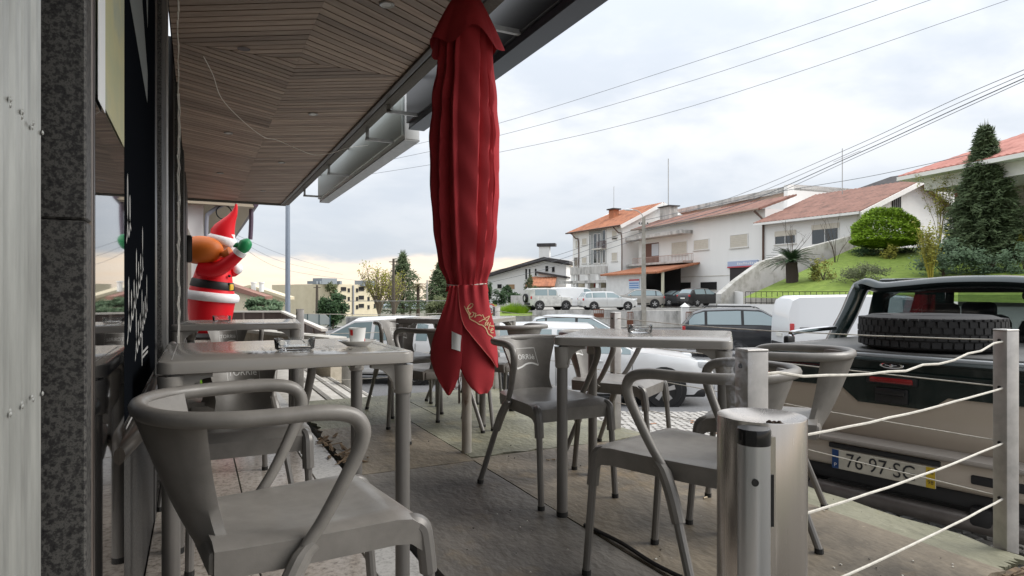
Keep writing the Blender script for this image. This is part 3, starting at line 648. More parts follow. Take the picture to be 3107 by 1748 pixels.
ashtray(pl(1943, 1012, TZ) + V((.02, .03, .0005)), 'two clear glass ashtrays nested on the right table', .056, .024, 2)
m_china = mat('white_china', (.80, .80, .78), .12, coat=.3)
cp = pl(1073, 1053, TZ) + V((.02, .035, 0))
sa = thing('saucer', 'white saucer under the coffee cup on the front left table', 'saucer', (*cp.xy, TZ + .0006))
MB().lathe([(.034, 0), (.036, .002), (.052, .011), (.0645, .018), (.0648, .0195), (.051, .0135), (.03, .0055), (.0005, .005)], 40).build('dish', m_china, sa, 40)
cu = thing('coffee_cup', 'straight white coffee cup with a small red label on its saucer', 'cup', (*cp.xy, TZ + .007))
MB().lathe([(.021, 0), (.0235, .002), (.0285, .05), (.0290, .0545), (.0270, .0545), (.0255, .045), (.0215, .005), (.0005, .004)], 36).build('cup_body', m_china, cu, 40)
MB().lathe([(.0245, .03), (.0005, .03)], 24, cap=False).build('coffee', mat('coffee', (.03, .015, .008), .15), cu)
def onc(a, z): r_ = .0240 + .0054 * (z / .055) + .0006; return (r_ * cos(a), r_ * sin(a), z)
a0 = -2.75
MB().grid(lambda u, v: onc(a0 + u * .42, .030 + v * .019), 6, 2).build('red_label', mat('red_print', (.62, .02, .02), .3), cu, 60, fix=False); MB().grid(lambda u, v: onc(-.62 + u * .3, .004 + v * .014), 6, 2).build('red_label', mat('red_print', (.62, .02, .02), .3), cu, 60, fix=False)
MB().tube(crom([onc(-.4, .014)[:2] + (.014,), (.043, -.018, .018), (.047, -.019, .028), (.042, -.017, .041), onc(-.4, .043)]), .0035, 8).build('handle', m_china, cu) if False else None
tag(MB().beam((cp.x - .045, cp.y - .01, TZ + .018), (cp.x - .03, cp.y + .02, TZ + .0185), .006, .003).build('teaspoon', mat('spoon_steel', (.35, .33, .32), .25, 1)), 'small dark spoon end resting on the saucer', 'spoon')
# ------------------------------------------------------------------ closed parasol
um = thing('parasol', 'closed wine-red parasol tied with string on a rusty white pole', 'parasol', (1.40, 3.41, 0), -YAW)
m_fab = mat('red_canvas', (.45, .040, .050), .78, var=.22, vscale=3, bump=.12, bscale=700, spec=.25)
m_pole = ramp_mat('rusty_white_pole', [(.30, (.12, .055, .02)), (.40, (.42, .39, .34)), (.75, (.55, .53, .49))], 9, rough=.5, stretch=(1, 1, .5))
MB().tube([(0, 0, 0), (0, 0, .56)], .0285, 16).build('pole', m_pole, um); MB().tube([(0, 0, .56), (0, 0, 2.66)], .022, 14).build('pole_inner', m_pole, um)
MB().tube([(0, 0, .545), (0, 0, .565)], .031, 16).build('collar', m_pole, um)
g = MB().tube([(-.045, -.01, .60), (-.047, -.012, .40)], .0035, 6); g.rbox((-.042, -.01, .34), (.012, .02, .11), .004)
for k in range(9): g.tube([(-.046 + .003 * (k % 2), -.012, .60 - .02 * k), (-.046 - .003 * (k % 2), -.012, .588 - .02 * k)], .005, 5)
g.build('locking_pin_chain', mat('old_steel', (.2, .18, .16), .5, .7), um)
def lerpT(K, z):
    K = sorted(K)
    if z <= K[0][0]: return K[0][1]
    for (a, b), (c, d) in zip(K, K[1:]):
        if z <= c: t = (z - a) / (c - a); t = t * t * (3 - 2 * t); return b + (d - b) * t
    return K[-1][1]
RB = [(.93, .112), (.965, .108), (1.10, .150), (1.30, .172), (1.55, .184), (1.80, .186), (2.0, .176), (2.2, .155), (2.4, .14), (2.6, .08)]
RID = [(-3.00, .24), (-2.66, .30), (-2.34, .46), (-1.86, .13), (-1.02, .24), (-.80, .20), (-.60, .22), (-.38, .26), (-.10, .28), (.45, .3), (1.0, .3), (1.6, .3), (2.2, .3), (2.8, .26)]
def body(u, v):
    """furled cloth: ridges with a sharp undercut on one side, drifting with height"""
    z = 2.45 - v * (2.45 - .93); th = -pi + 2 * pi * u; r = lerpT(RB, z); k = len(RID)
    ang = [a + .10 * sin(1.7 * z + 2.1 * i) + .22 * (z - 1.5) * (.5 if -2.4 < a < -.9 else .15) for i, (a, d) in enumerate(RID)]
    i = max([j for j in range(k) if ang[j] <= th] or [-1]); a0 = ang[i] if i >= 0 else ang[-1] - 2 * pi; a1 = ang[i + 1] if i + 1 < k else ang[0] + 2 * pi; d = RID[i][1]
    t = min(1, max(0, (th - a0) / (a1 - a0))); val = min(1, t / .14) * (1 - t) ** 1.1
    d *= 1 if z > 1.15 else .4 + .6 * (z - .9) / .25
    rr_ = r * (1.07 - d * val) + .004 * sin(23 * z + 5 * th) * sin(3 * th + 2 * z) + (.012 * sin(22 * th) * (1.18 - z) if z < 1.18 else 0)
    return (rr_ * cos(th) * 1.02 - .012 * sin((z - 1) * 2), rr_ * sin(th), z)
MB().grid(body, 220, 70, True).build('canopy', m_fab, um, 80)
def capf(u, v):
    th = 2 * pi * u; z0 = 2.685; zb = 2.33 - .03 * cos(4 * (th + .35)) + .05 * math.exp(-((((th + 1.35) + pi) % (2 * pi) - pi) / .35) ** 2); z = z0 - (z0 - zb) * v
    r = .03 + .165 * v ** .8 * (1 + .16 * max(0, cos(2 * (th)))) ; r *= 1 - .10 * (1 - abs(cos(3.5 * th))) * v
    return (r * cos(th), r * sin(th), z)
MB().grid(capf, 72, 18, True).build('top_cap', m_fab, um, 80)
def px(s, y): return ((s - 1405) * .001907, .92 - (y - 890) * .001907)
def flap(rows, Rad, off, ruck=.006, seed=1):
    def fn(u, v):
        k = v * (len(rows) - 1); i = min(int(k), len(rows) - 2); t = k - i; sy, xl, xr = [a + (b - a) * t for a, b in zip(rows[i], rows[i + 1])]
        s = xl + (xr - xl) * u; x, z = px(s, sy); q = x + .006; d = sqrt(max(.0004, Rad ** 2 - min(q * q, Rad ** 2 * .97)))
        return (x, -d * .82 - off - ruck * sin(u * 7 + v * 3 + seed) * v - .007 * sin(u * 19 + 2 * seed) * max(0, 1 - v * 2.6), z)
    return fn
rows_l = [(868, 1362, 1396), (920, 1348, 1397), (980, 1324, 1399), (1040, 1302, 1399), (1085, 1296, 1397), (1130, 1316, 1389), (1165, 1338, 1376), (1187, 1353, 1362)]
rows_r = [(866, 1386, 1470), (900, 1388, 1473), (930, 1391, 1477), (960, 1396, 1484), (985, 1404, 1490), (1020, 1431, 1495), (1050, 1455, 1498), (1085, 1482, 1501), (1112, 1497, 1502)]
rows_b = [(920, 1392, 1470), (1000, 1394, 1484), (1060, 1390, 1489), (1110, 1392, 1491), (1140, 1406, 1489), (1165, 1422, 1485), (1185, 1445, 1470)]
FR = flap(rows_r, .19, .016, .004, 2)
for rows, rad, off, sd_ in ((rows_l, .20, .0, 1), (rows_b, .185, -.006, 4)): MB().slab(flap(rows, rad, off, .008, sd_), 18, 28, lambda u, v: (0, .003, 0)).build('canopy_flap', m_fab, um, 80)
fl = MB().slab(FR, 18, 28, lambda u, v: (0, .003, 0)).build('canopy_flap', m_fab, um, 80)
def skirt(u, v):
    th = 2 * pi * u; r = .098 + .055 * v * (1 + .3 * sin(5 * th)); z = .97 - v * (.43 + .07 * sin(3 * th + 1) + .05 * sin(7 * th)); front = .5 + .5 * cos(th + pi / 2); r *= 1 - .35 * front * v
    return (r * cos(th), r * sin(th) + .02 * v, z)
MB().grid(skirt, 60, 16, True).build('canopy_skirt', m_fab, um, 80)
g = MB()
for k in range(3):
    def ring(k): return [(.113 * cos(a) * (1 + .02 * k), .113 * sin(a), .957 + .006 * k + .006 * sin(a * 2 + k)) for a in [2 * pi * i / 40 for i in range(41)]]
    g.tube(ring(k), .0028, 5)
g.tube([(.06, -.112, .95), (.035, -.125, .93), (.01, -.13, .905)], .0028, 5); g.build('tie_string', mat('tie_white', (.7, .68, .62), .7), um)
# hem trims, label cloth, gold script on the front flap
m_hem = mat('hem_thread', (.45, .10, .09), .8); e = []
for i in range(24): v = i / 23; p = V(FR(0, v)); e.append(p + V((0, -.002, 0)))
MB().tube(e, .002, 5).build('hem', m_hem, fl)
def wl(u, v): x, z = px(1368 + u * 28 + v * 6 * sin(u * 3), 1000 + v * 50 + 12 * u); return (x, -.165 - .012 * sin(u * 3 + v), z)
MB().slab(wl, 6, 6, lambda u, v: (0, .002, 0)).build('care_label', mat('white_cloth', (.62, .62, .6), .8), um)
MB().tube(crom([(-.03, -.10, .53), (-.062, -.115, .45), (-.05, -.12, .39), (-.03, -.12, .42), (-.012, -.10, .52)], 5), .006, 6, flat=.3).build('hanging_strap', mat('white_cloth', (.62, .62, .6), .8), um)
strokes = [[(150, 165), (175, 170), (215, 150), (240, 115), (225, 95), (195, 110), (165, 160), (185, 215), (205, 245)], [(215, 225), (190, 255), (205, 285), (240, 265), (250, 225), (225, 215)], [(250, 230), (280, 235), (262, 290), (285, 265), (330, 255), (350, 262), (355, 275)],
           [(370, 250), (395, 300)], [(320, 355), (400, 310), (465, 275), (440, 330), (405, 390)], [(395, 320), (445, 340)], [(415, 360), (405, 400), (425, 395), (450, 360), (440, 410)], [(480, 365), (455, 440), (465, 470)], [(460, 395), (500, 420)], [(485, 480), (515, 470), (505, 450), (485, 475), (490, 510), (522, 515)], [(500, 425), (515, 410), (522, 430)],
           [(120, 130), (150, 190), (185, 260), (200, 310), (280, 355), (330, 390), (370, 400), (420, 450), (450, 525), (500, 565), (540, 632)]]
def inv(sx, sy):
    k = 0
    while k < len(rows_r) - 2 and rows_r[k + 1][0] < sy: k += 1
    t = (sy - rows_r[k][0]) / (rows_r[k + 1][0] - rows_r[k][0]); xl = rows_r[k][1] + (rows_r[k + 1][1] - rows_r[k][1]) * t; xr = rows_r[k][2] + (rows_r[k + 1][2] - rows_r[k][2]) * t
    return min(.99, max(.01, (sx - xl) / (xr - xl))), (k + t) / (len(rows_r) - 1)
g = MB()
for i, S_ in enumerate(strokes):
    pts = crom([(a, b, 0) for a, b in S_], 4); vs_, fs_ = ribbon([(p.x, p.y) for p in pts], 11 if i < len(strokes) - 1 else 13)
    o_ = []
    for p in vs_: u, v = inv(1380 + p.x * .2071, 900 + p.y * .2071); q = V(FR(u, v)); o_.append(q + V((0, -.003, 0)))
    g.add(o_, fs_)
g.build('gold_script', mat('cream_print', (.62, .44, .24), .6), fl, None, fix=False)
# litter trodden into the deck
for nm_, col, cnt, sd_ in (('pale_crumbs', (.55, .53, .48), 110, 31), ('dark_grit', (.05, .045, .04), 70, 32)):
    g = MB(); rr = random.Random(sd_)
    for k in range(cnt): x, y = rr.uniform(.78, 2.58), 1.2 + 4.3 * rr.random() ** 1.3; q = rr.uniform(.002, .0045); g.box((x, y, .0035 + q * .3), (q * rr.uniform(.8, 2.2), q, q * .7), rr.uniform(0, 3))
    tag(g.build(nm_, mat(nm_, col, .9), dk, None), kind='stuff')
g = MB(); rr = random.Random(35)
for k in range(7): x, y, a = rr.uniform(.8, 2.5), rr.uniform(1.3, 3.6), rr.uniform(0, 3); g.tube([(x, y, .0075), (x + .022 * cos(a), y + .022 * sin(a), .0075)], .0038, 6)
tag(g.build('cigarette_ends', mat('cigarette_paper', (.60, .50, .36), .8), dk), kind='stuff')
# ------------------------------------------------------------------ ash bin by the camera
m_ss = mat('brushed_stainless', (.58, .54, .50), .26, 1.0, var=.12, vscale=30, stretch=(1, 1, .02), rvar=.05)
ab = thing('ash_bin', 'brushed steel cylindrical ash bin with a smaller black-capped tube', 'ash bin', (.955, .866, 0), -YAW)
MB().lathe([(.078, 0), (.080, .002), (.080, .688), (.0792, .690), (.055, .678), (.02, .672), (.0005, .671)], 56).build('body', m_ss, ab, 50)
MB().lathe([(.012, .0), (.009, .004), (.0005, .005)], 12, (-.005, -.045, .679)).build('ash_hole', m_black, ab)
g = MB(); rr = random.Random(1)
for k in range(9): g.ell((.012 + rr.uniform(-.012, .012), -.035 + rr.uniform(-.008, .008), .681 + rr.random() * .004), (.004, .003, .003), 6, 4)
g.build('ash_crumbs', mat('ash_brown', (.05, .03, .02), .9), ab)
MB().lathe([(.0265, 0), (.0270, .002), (.0270, .672)], 32, (-.052, -.100, 0)).build('side_tube', mat('satin_aluminium', (.52, .53, .54), .35, .9), ab, 50)
MB().lathe([(.0278, .660), (.0282, .664), (.0282, .684), (.027, .687), (.0005, .687)], 32, (-.052, -.100, 0)).build('black_cap', mat('gloss_black', (.01, .01, .011), .18), ab, 50)
for z in (.60, .30): MB().lathe([(.0062, 0), (.0062, .002)], 14, M=Matrix.Translation((-.052 - .008, -.126, z)) @ Matrix.Rotation(pi / 2, 4, 'X')).build('screw_hole', m_black, ab)
MB().bx((-.030, -.095, .02), (-.012, -.066, .67)).build('mounting_strip', m_ss, ab, None)
for z in (.56, .36): MB().bx((-.0305, -.0975, z - .045), (-.016, -.0945, z + .045)).build('slot', m_black, ab, None)
gb = thing('green_bucket', 'bright green plastic bucket on the floor by the shop front', 'bucket', (.02, 6.0, 0))
MB().lathe([(.10, 0), (.14, .28), (.148, .285), (.148, .30), (.135, .30), (.10, .02), (.0005, .02)], 24).build('pail', mat('lime_plastic', (.22, .52, .03), .4), gb, 40); MB().tube([(.148 * cos(a), .02 * sin(a), .28 - .1 * sin(a)) for a in [pi * i / 10 for i in range(11)]], .004, 6).build('handle', m_alu, gb)
# ------------------------------------------------------------------ vehicles
m_tyre = mat('tyre_rubber', (.018, .018, .019), .75, bump=.2, bscale=150)
m_rim = mat('alloy_rim', (.55, .55, .56), .3, .85); m_hub = mat('steel_hub', (.30, .30, .31), .4, .7)
m_trim = mat('black_car_trim', (.015, .015, .016), .5)
m_carglass = mat('car_glass', (.22, .29, .31), .05, coat=.8, spec=.8)  # opaque blue-grey stands in for sky mirrored in and seen through the panes
m_red = mat('red_lens', (.45, .012, .015), .15, coat=.6); m_clearl = mat('clear_lens', (.62, .64, .66), .1, coat=.6); m_plate = mat('number_plate', (.72, .72, .68), .4)
def paint(n, c, metal=0.0, rough=.32): return mat('paint_' + n, c, rough, metal, coat=.7)
def wheel_parts(parent, x, y, r, wdt, rim, side, n=26):
    t = MB().lathe([(r * .62, -wdt / 2), (r * .90, -wdt / 2), (r * .985, -wdt * .36), (r, 0), (r * .985, wdt * .36), (r * .90, wdt / 2), (r * .62, wdt / 2)], n, M=Matrix.Translation((x, y, r)) @ Matrix.Rotation(pi / 2, 4, 'X'), cap=False).build('wheel', m_tyre, parent, 40)
    g = MB(); s = side; Mx = Matrix.Translation((x, y + s * wdt * .30, r)) @ Matrix.Rotation(pi / 2, 4, 'X')
    g.lathe([(r * .64, .03), (r * .64, -.03), (r * .58, -.02), (r * .56, .02)], n, M=Mx, cap=False)
    for k in range(5):
        a = 2 * pi * k / 5 + .3; p = [(r * .08 * cos(a + 1.5), r * .08 * sin(a + 1.5)), (r * .08 * cos(a - 1.5), r * .08 * sin(a - 1.5)), (r * .6 * cos(a - .20), r * .6 * sin(a - .20)), (r * .6 * cos(a + .20), r * .6 * sin(a + .20))]
        g.prism([Mx @ V((u, v, -s * .02)) for u, v in p], (0, s * .015, 0))
    g.lathe([(r * .18, -.02), (r * .18, .02)], 12, M=Mx); g.build('rim', rim, t, 40)
    MB().lathe([(r * .6, 0), (.001, 0)], n, M=Matrix.Translation((x, y + s * wdt * .12, r)) @ Matrix.Rotation(pi / 2, 4, 'X'), cap=False).build('brake_disc', m_trim, t)
silver = paint('silver', (.52, .53, .54), .55); white = paint('white', (.78, .79, .80)); black = paint('black', (.010, .010, .012)); dgrey = paint('graphite', (.035, .037, .042), .4)
pale = paint('pale_silver', (.56, .58, .60), .4); bluegrey = paint('blue_grey', (.16, .19, .22), .5); champagne = paint('warm_grey', (.36, .34, .31), .6)
PROF = dict(
 hatch=[(-.50, .36), (-.498, .55), (-.485, .64), (-.455, .70), (-.385, .93), (-.30, .985), (-.12, 1.0), (.05, .975), (.235, .685), (.30, .66), (.42, .60), (.475, .52), (.497, .42), (.50, .30)],
 estate=[(-.50, .36), (-.498, .52), (-.49, .64), (-.475, .70), (-.43, .93), (-.36, .98), (-.10, 1.0), (.06, .98), (.22, .69), (.29, .665), (.42, .60), (.478, .51), (.498, .42), (.50, .30)],
 sedan=[(-.50, .38), (-.498, .58), (-.48, .70), (-.40, .72), (-.36, .73), (-.22, .95), (-.12, .99), (0, 1.0), (.07, .97), (.23, .69), (.30, .665), (.42, .60), (.478, .51), (.498, .42), (.50, .30)],
 suv=[(-.50, .36), (-.498, .52), (-.49, .64), (-.47, .70), (-.41, .91), (-.34, .975), (-.10, 1.0), (.06, .985), (.235, .70), (.30, .68), (.44, .62), (.485, .52), (.498, .42), (.50, .30)],
 van=[(-.50, .33), (-.498, .55), (-.492, .80), (-.475, .94), (-.44, .985), (-.1, 1.0), (.14, .985), (.20, .93), (.325, .60), (.38, .57), (.455, .50), (.49, .42), (.498, .34), (.50, .26)],
 jeep=[(-.50, .42), (-.498, .6), (-.49, .93), (-.46, .985), (-.1, 1.0), (.08, .98), (.14, .63), (.2, .61), (.44, .58), (.49, .52), (.498, .42), (.50, .36)])
def make_car(name, label, sx, Z, deg, L, W, H, kind, pm, r=.31, rim=None, z=None, windows=None, group=None, belt=None, dark_pillars=False, plate=True, pos=None, roof_bars=False, panel=False, crash=False):
    p = pos or at(sx, HY, Z); root = thing(name, label, 'van' if kind == 'van' else 'car', (p[0], p[1], zg(Z) + .004 if z is None else z), -YAW + R(deg), group)
    pr = [(a * L, b * H) for a, b in PROF[kind]]; bl = (belt or (.56 if kind == 'van' else .64)) * H
    def zt(x):
        for (a, b), (c, d) in zip(pr, pr[1:]):
            if x <= c: return b + (d - b) * (x - a) / max(1e-6, c - a)
        return pr[-1][1]
    def hw(x): e = max(0, (abs(x) / L - .36) / .14); return W / 2 * (1 - .17 * e ** 2.2)
    ts = (.10 if kind in ('van', 'jeep') else .26)
    def half(x):
        t = zt(x); w = hw(x); zb = min(bl, t - .035); gf = max(0, (t - zb) / (H - bl)); wr = w * (1 - ts * min(1, gf)) if t > bl + .05 else w * .96; zs = .17 * H + .05 * H * max(0, (abs(x) / L - .42) / .08)
        zm = min(zb - .02, zb - .12 * H * (zb / bl))
        return [(0, t + .012), (wr * .6, t + .006), (wr * .90, t - .018), (wr, t - min(.05, (t - zb) * .3)), (w * .975, zb), (w, max(zs + .06, zm)), (w * .99, max(zs + .03, .33 * H * min(1, t / (.5 * H)))), (w * .93, zs)]
    xs = sorted(set([a for a, b in pr] + [L * (-.45 + .05 * i) for i in range(19)])); g = MB(); vs = []; K = 8
    for x in xs:
        h = half(x); ring = [(x, -y, q) for y, q in h[::-1]] + [(x, y, q) for y, q in h[1:]]; vs += ring
    n = 15; fs = [(i * n + j, i * n + j + 1, (i + 1) * n + j + 1, (i + 1) * n + j) for i in range(len(xs) - 1) for j in range(n - 1)] + [(i * n, (i + 1) * n, (i + 1) * n + n - 1, i * n + n - 1) for i in range(len(xs) - 1)]
    fs += [tuple(range(n)), tuple((len(xs) - 1) * n + j for j in range(n))[::-1]]
    MB().add(vs, fs).build('body', pm, root, 38)
    MB().rbox((0, 0, .19 * H), (L * .93, W * .90, .10 * H), .03).build('underbody', m_trim, root)
    def side(x, t, s):
        h = half(x); a, b = V((x, h[4][0] * s, h[4][1])), V((x, h[3][0] * s, h[3][1])); return a.lerp(b, t) + V((0, s * .006, .002))
    if windows is None: windows = [(-.445, -.335), (-.315, -.08), (-.06, .20)] if kind in ('estate', 'suv') else [(-.36, -.30), (-.285, -.07), (-.05, .205)] if kind == 'hatch' else [(.06, .275)] if kind == 'van' else [(-.27, -.08), (-.06, .195)] if kind == 'sedan' else [(-.40, -.12), (-.09, .09)]
    for s in (-1, 1):
        if kind in ('suv', 'hatch') and pm not in (white,):   # black pillar band behind the panes
            a0, b0 = windows[0][0] * L - .03, windows[-1][1] * L + .02; MB().grid(lambda u, v: side(a0 + (b0 - a0) * u, .02 + .95 * v, s) - V((0, s * .003, 0)), 16, 3).build('window_band', m_trim, root, 40)
        for a, b in windows:
            a, b = a * L, b * L
            MB().grid(lambda u, v: side(a + (b - a) * u, .08 + .84 * v, s), 8, 3).build('side_window', m_carglass, root, 40)
    def topp(x, u):
        h = half(x); y = (u * 2 - 1) * h[2][0] * .97; k = abs(u * 2 - 1); return V((x, y, h[0][1] + (h[2][1] - h[0][1]) * k ** 2 + .007))
    gl = dict(hatch=((.07, .225), (-.450, -.390)), estate=((.075, .21), (-.472, -.432)), sedan=((.085, .22), (-.352, -.235)), suv=((.075, .225), (-.467, -.413)), van=((.205, .32), None), jeep=((.085, .138), None))[kind]
    for nm_, rg in zip(('windscreen', 'rear_window'), gl):
        if rg: MB().grid(lambda u, v: topp((rg[0] + (rg[1] - rg[0]) * v) * L, u) + V((.006 if nm_ == 'windscreen' else -.006, 0, 0)), 8, 4).build(nm_, m_carglass, root, 50)
    fx, rx = .315 * L, -.30 * L; yw = W / 2 - .095
    for x in (fx, rx):
        for s in (-1, 1):
            w = hw(x); MB().lathe([(r * 1.17, -.02), (r * 1.17, .0), (.001, .0)], 26, M=Matrix.Translation((x, s * (w + .003), r * 1.03)) @ Matrix.Rotation(-s * pi / 2, 4, 'X'), cap=False).build('wheel_arch', m_trim, root)
            wheel_parts(root, x, s * (w - .085), r, .205, rim or m_rim, s)
    we = hw(-.47 * L); wf = hw(.46 * L)
    for s in (-1, 1):
        MB().rbox((-.482 * L, s * we * .90, .57 * H if kind != 'van' else .50 * H), (.11, .16, .12 * H if kind != 'van' else .22 * H), .02).build('tail_light', m_red, root)
        MB().rbox((.455 * L, s * wf * .84, (.53 if kind != 'van' else .42) * H), (.20, .30, .085 * H), .03).build('headlight', m_clearl, root)
        MB().ell((.155 * L if kind != 'van' else .235 * L, s * (W / 2 + .07), bl + .07), (.06, .09, .065), 10, 6).build('wing_mirror', pm if not dark_pillars else m_trim, root)
        for xx in ((-.13, .085) if kind not in ('van', 'jeep') else (.04,)): MB().rbox((xx * L, s * (W / 2 + .004), bl - .10), (.16, .02, .028), .008).build('door_handle', pm, root)
        for xx in ((-.065, .205, -.30) if kind not in ('van',) else (.05, -.22)):
            q = hw(xx * L); MB().bx((xx * L - .004, s * (q + .001) - .003, .26 * H), (xx * L + .004, s * (q + .001) + .003, bl - .02)).build('door_seam', m_trim, root, None)
        MB().bx((-.20 * L, s * (W / 2 - .02) - .02, .20 * H), (.22 * L, s * (W / 2 - .02) + .018, .25 * H)).build('sill', m_trim if kind == 'suv' else pm, root, None)
        if kind == 'van': MB().bx((-.45 * L, s * (W / 2 - .008) - .012, .545 * H), (-.20 * L, s * (W / 2 - .008) + .012, .56 * H)).build('sliding_rail', m_trim, root, None)
        if roof_bars: MB().tube([(-.34 * L, s * W * .335, H * 1.0), (-.32 * L, s * W * .335, H * 1.03), (.02 * L, s * W * .335, H * 1.025), (.05 * L, s * W * .335, H * .99)], .014, 6).build('roof_bar', m_trim, root)
    MB().rbox((-.495 * L, 0, .285 * H), (.07, we * 1.75, .10 * H), .025).build('rear_bumper', m_trim if kind in ('van', 'suv', 'jeep') else pm, root); MB().rbox((.492 * L, 0, .26 * H), (.07, wf * 1.55, .09 * H), .025).build('front_bumper', m_trim, root)
    if plate: MB().rbox((-.503 * L, 0, .44 * H), (.02, .52, .11), .003, 1).build('number_plate', m_plate, root); MB().rbox((.503 * L, 0, .30 * H), (.02, .52, .11), .003, 1).build('number_plate', m_plate, root)
    if crash:
        g = MB(); rr = random.Random(4)
        for k in range(26):
            P = [V((.47 * L + rr.uniform(-.10, .14), rr.uniform(-W / 2, W / 2) * .98, rr.uniform(.25, .62) * H)) for _ in range(3)]; g.prism(P, (.012, .008, .012))
        g.build('crushed_front', m_trim, root, None); g = MB()
        for k in range(8):
            P = [V((.45 * L + rr.uniform(-.1, .2), -W / 2 + rr.uniform(-.03, .5), rr.uniform(.4, .66) * H)) for _ in range(3)]; g.prism(P, (.01, .01, .01))
        g.build('bent_panel', pm, root, None)
    return root
make_car('silver_estate_car', 'silver estate car parked just beyond the deck, front wheel in view', 1738, 11.3, -4, 4.6, 1.76, 1.37, 'estate', paint('bright_silver', (.74, .75, .76), .15), .315, group='cars along the street')
make_car('light_hatchback', 'pale hatchback behind the coffee cup, parked facing left', 1135, 14.6, 172, 4.1, 1.72, 1.47, 'hatch', white, .30, group='cars along the street')
make_car('blue_grey_car', 'blue grey car directly behind the silver estate roof', 1500, 15.6, 4, 4.3, 1.76, 1.46, 'hatch', bluegrey, .31, group='cars along the street')
make_car('grey_hatchback', 'grey hatchback with dark roof frame before the stained retaining wall', 1775, 20.5, -8, 4.1, 1.74, 1.45, 'hatch', pale, .31, group='cars along the street')
make_car('black_suv', 'black sport utility car driving past behind the right table', 2275, 22.0, -14, 4.6, 1.86, 1.66, 'suv', dgrey, .345, group='cars along the street', dark_pillars=True, roof_bars=True)
make_car('white_panel_van', 'large white panel van parked behind the pickup', 2640, 18.2, -6, 5.0, 1.95, 2.05, 'van', white, .34, group='cars along the street', windows=[(.09, .285)])
YZ = -.42
make_car('white_delivery_van', 'small white delivery van in the raised yard behind the wall', 1748, 52, 16, 4.4, 1.85, 1.82, 'van', white, .33, z=YZ, windows=[(.075, .28)], group='cars in the raised yard')
make_car('crashed_estate_car', 'silver estate car with crushed front end in the raised yard', 1842, 50, 10, 4.45, 1.74, 1.46, 'estate', paint('light_silver', (.62, .63, .63), .3), .315, z=YZ + .03, group='cars in the raised yard', crash=True)
make_car('beige_suv', 'warm grey sport utility car behind the concrete lamp pole', 1934, 54, 176, 4.4, 1.8, 1.55, 'suv', champagne, .34, z=YZ + .12, group='cars in the raised yard')
make_car('black_hatchback', 'black three-door hatchback on the ramp before the garage doors', 2128, 52, 26, 3.9, 1.68, 1.46, 'hatch', black, .31, z=YZ + .30, group='cars in the raised yard', windows=[(-.34, -.08), (-.05, .205)])
make_car('dark_car', 'dark car with open bonnet in the shadow of the carport', 2050, 60, 200, 4.2, 1.7, 1.45, 'hatch', dgrey, .31, z=YZ + .2, group='cars in the raised yard')
jp = make_car('old_off_roader', 'old white off-roader with a spare wheel on its back, at the yard wall', 1665, 51, 20, 3.7, 1.6, 1.75, 'jeep', mat('faded_white_paint', (.62, .62, .60), .6, var=.3, vscale=3), .36, z=YZ, rim=m_hub, group='cars in the raised yard', plate=False)
sp = MB().lathe([(.22, -.10), (.33, -.10), (.36, -.05), (.36, .05), (.33, .10), (.22, .10)], 20, M=Matrix.Translation((-1.98, .1, .95)) @ Matrix.Rotation(pi / 2, 4, 'Y'), cap=False).build('spare_wheel', m_tyre, jp); MB().lathe([(.22, 0), (.001, .0)], 20, M=Matrix.Translation((-2.03, .1, .95)) @ Matrix.Rotation(pi / 2, 4, 'Y'), cap=False).build('rim', mat('white_rim', (.7, .7, .68), .5), sp)
# ---- the pickup next to the deck
TG = -.65
pk = thing('pickup_truck', 'two-tone dark green and beige pickup with a spare wheel on its bed cover', 'pickup', (3.47, 2.23, TG), R(11.8))
m_green = paint('dark_green', (.006, .016, .015), .3, .25); m_beige = paint('beige', (.45, .39, .32), .25, .40); m_cover = mat('bed_cover', (.10, .10, .098), .5, var=.3, vscale=6, bump=.1, bscale=200)
m_cabglass2 = glass_mat('cab_side_glass', (.55, .66, .68), .0, .4, (.03, .045, .05)); m_chrome = mat('chrome', (.75, .76, .78), .08, 1.0); TW = .82
def yz(P, x0, x1): return [V((x0, y, z)) for y, z in P], (x1 - x0, 0, 0)
def slabx(P, x0, x1, nm_, m, par=None, sm=30): g = MB(); a, b = yz(P, x0, x1); g.prism(a, b); return g.build(nm_, m, par or pk, sm)
tg = MB().rbox((.035, 0, .97), (.07, 1.46, .46), .02).build('tailgate', m_beige, pk)
up = slabx([(-.728, 1.205), (-.728, 1.02), (-.27, 1.02), (-.18, .945), (.18, .945), (.27, 1.02), (.728, 1.02), (.728, 1.205)], -.006, .03, 'upper_tailgate', m_green, tg)
MB().tube([(-.006, -.72, 1.195), (-.006, .72, 1.195)], .014, 8, flat=1.6).build('top_ridge', m_green, tg); MB().tube([(-.008, -.72, 1.135), (-.008, .72, 1.135)], .008, 8).build('crease', m_green, tg)
MB().rbox((-.012, .0, 1.085), (.022, .26, .045), .008).build('brake_light_frame', m_trim, tg); MB().rbox((-.022, .0, 1.085), (.014, .22, .030), .006).build('brake_light', mat('dark_red_lens', (.22, .008, .01), .15, coat=.6), tg)
hd = MB().rbox((-.012, 0, 1.0), (.02, .17, .085), .012).build('handle_recess', m_trim, tg); MB().rbox((-.026, 0, 1.022), (.022, .15, .034), .01).build('handle', m_black, hd)
bd = MB().ell((-.010, .0, 1.168), (.006, .062, .020), 24, 8).build('badge', m_chrome, tg); MB().ell((-.014, 0, 1.168), (.004, .048, .012), 20, 6).build('badge_inset', m_trim, bd)
g = MB(); g.tube([(-.019, -.03, 1.172), (-.019, 0, 1.166), (-.019, .03, 1.172)], .003, 5); g.ell((-.018, 0, 1.167), (.003, .01, .010), 12, 6); g.build('winged_emblem', m_chrome, bd)
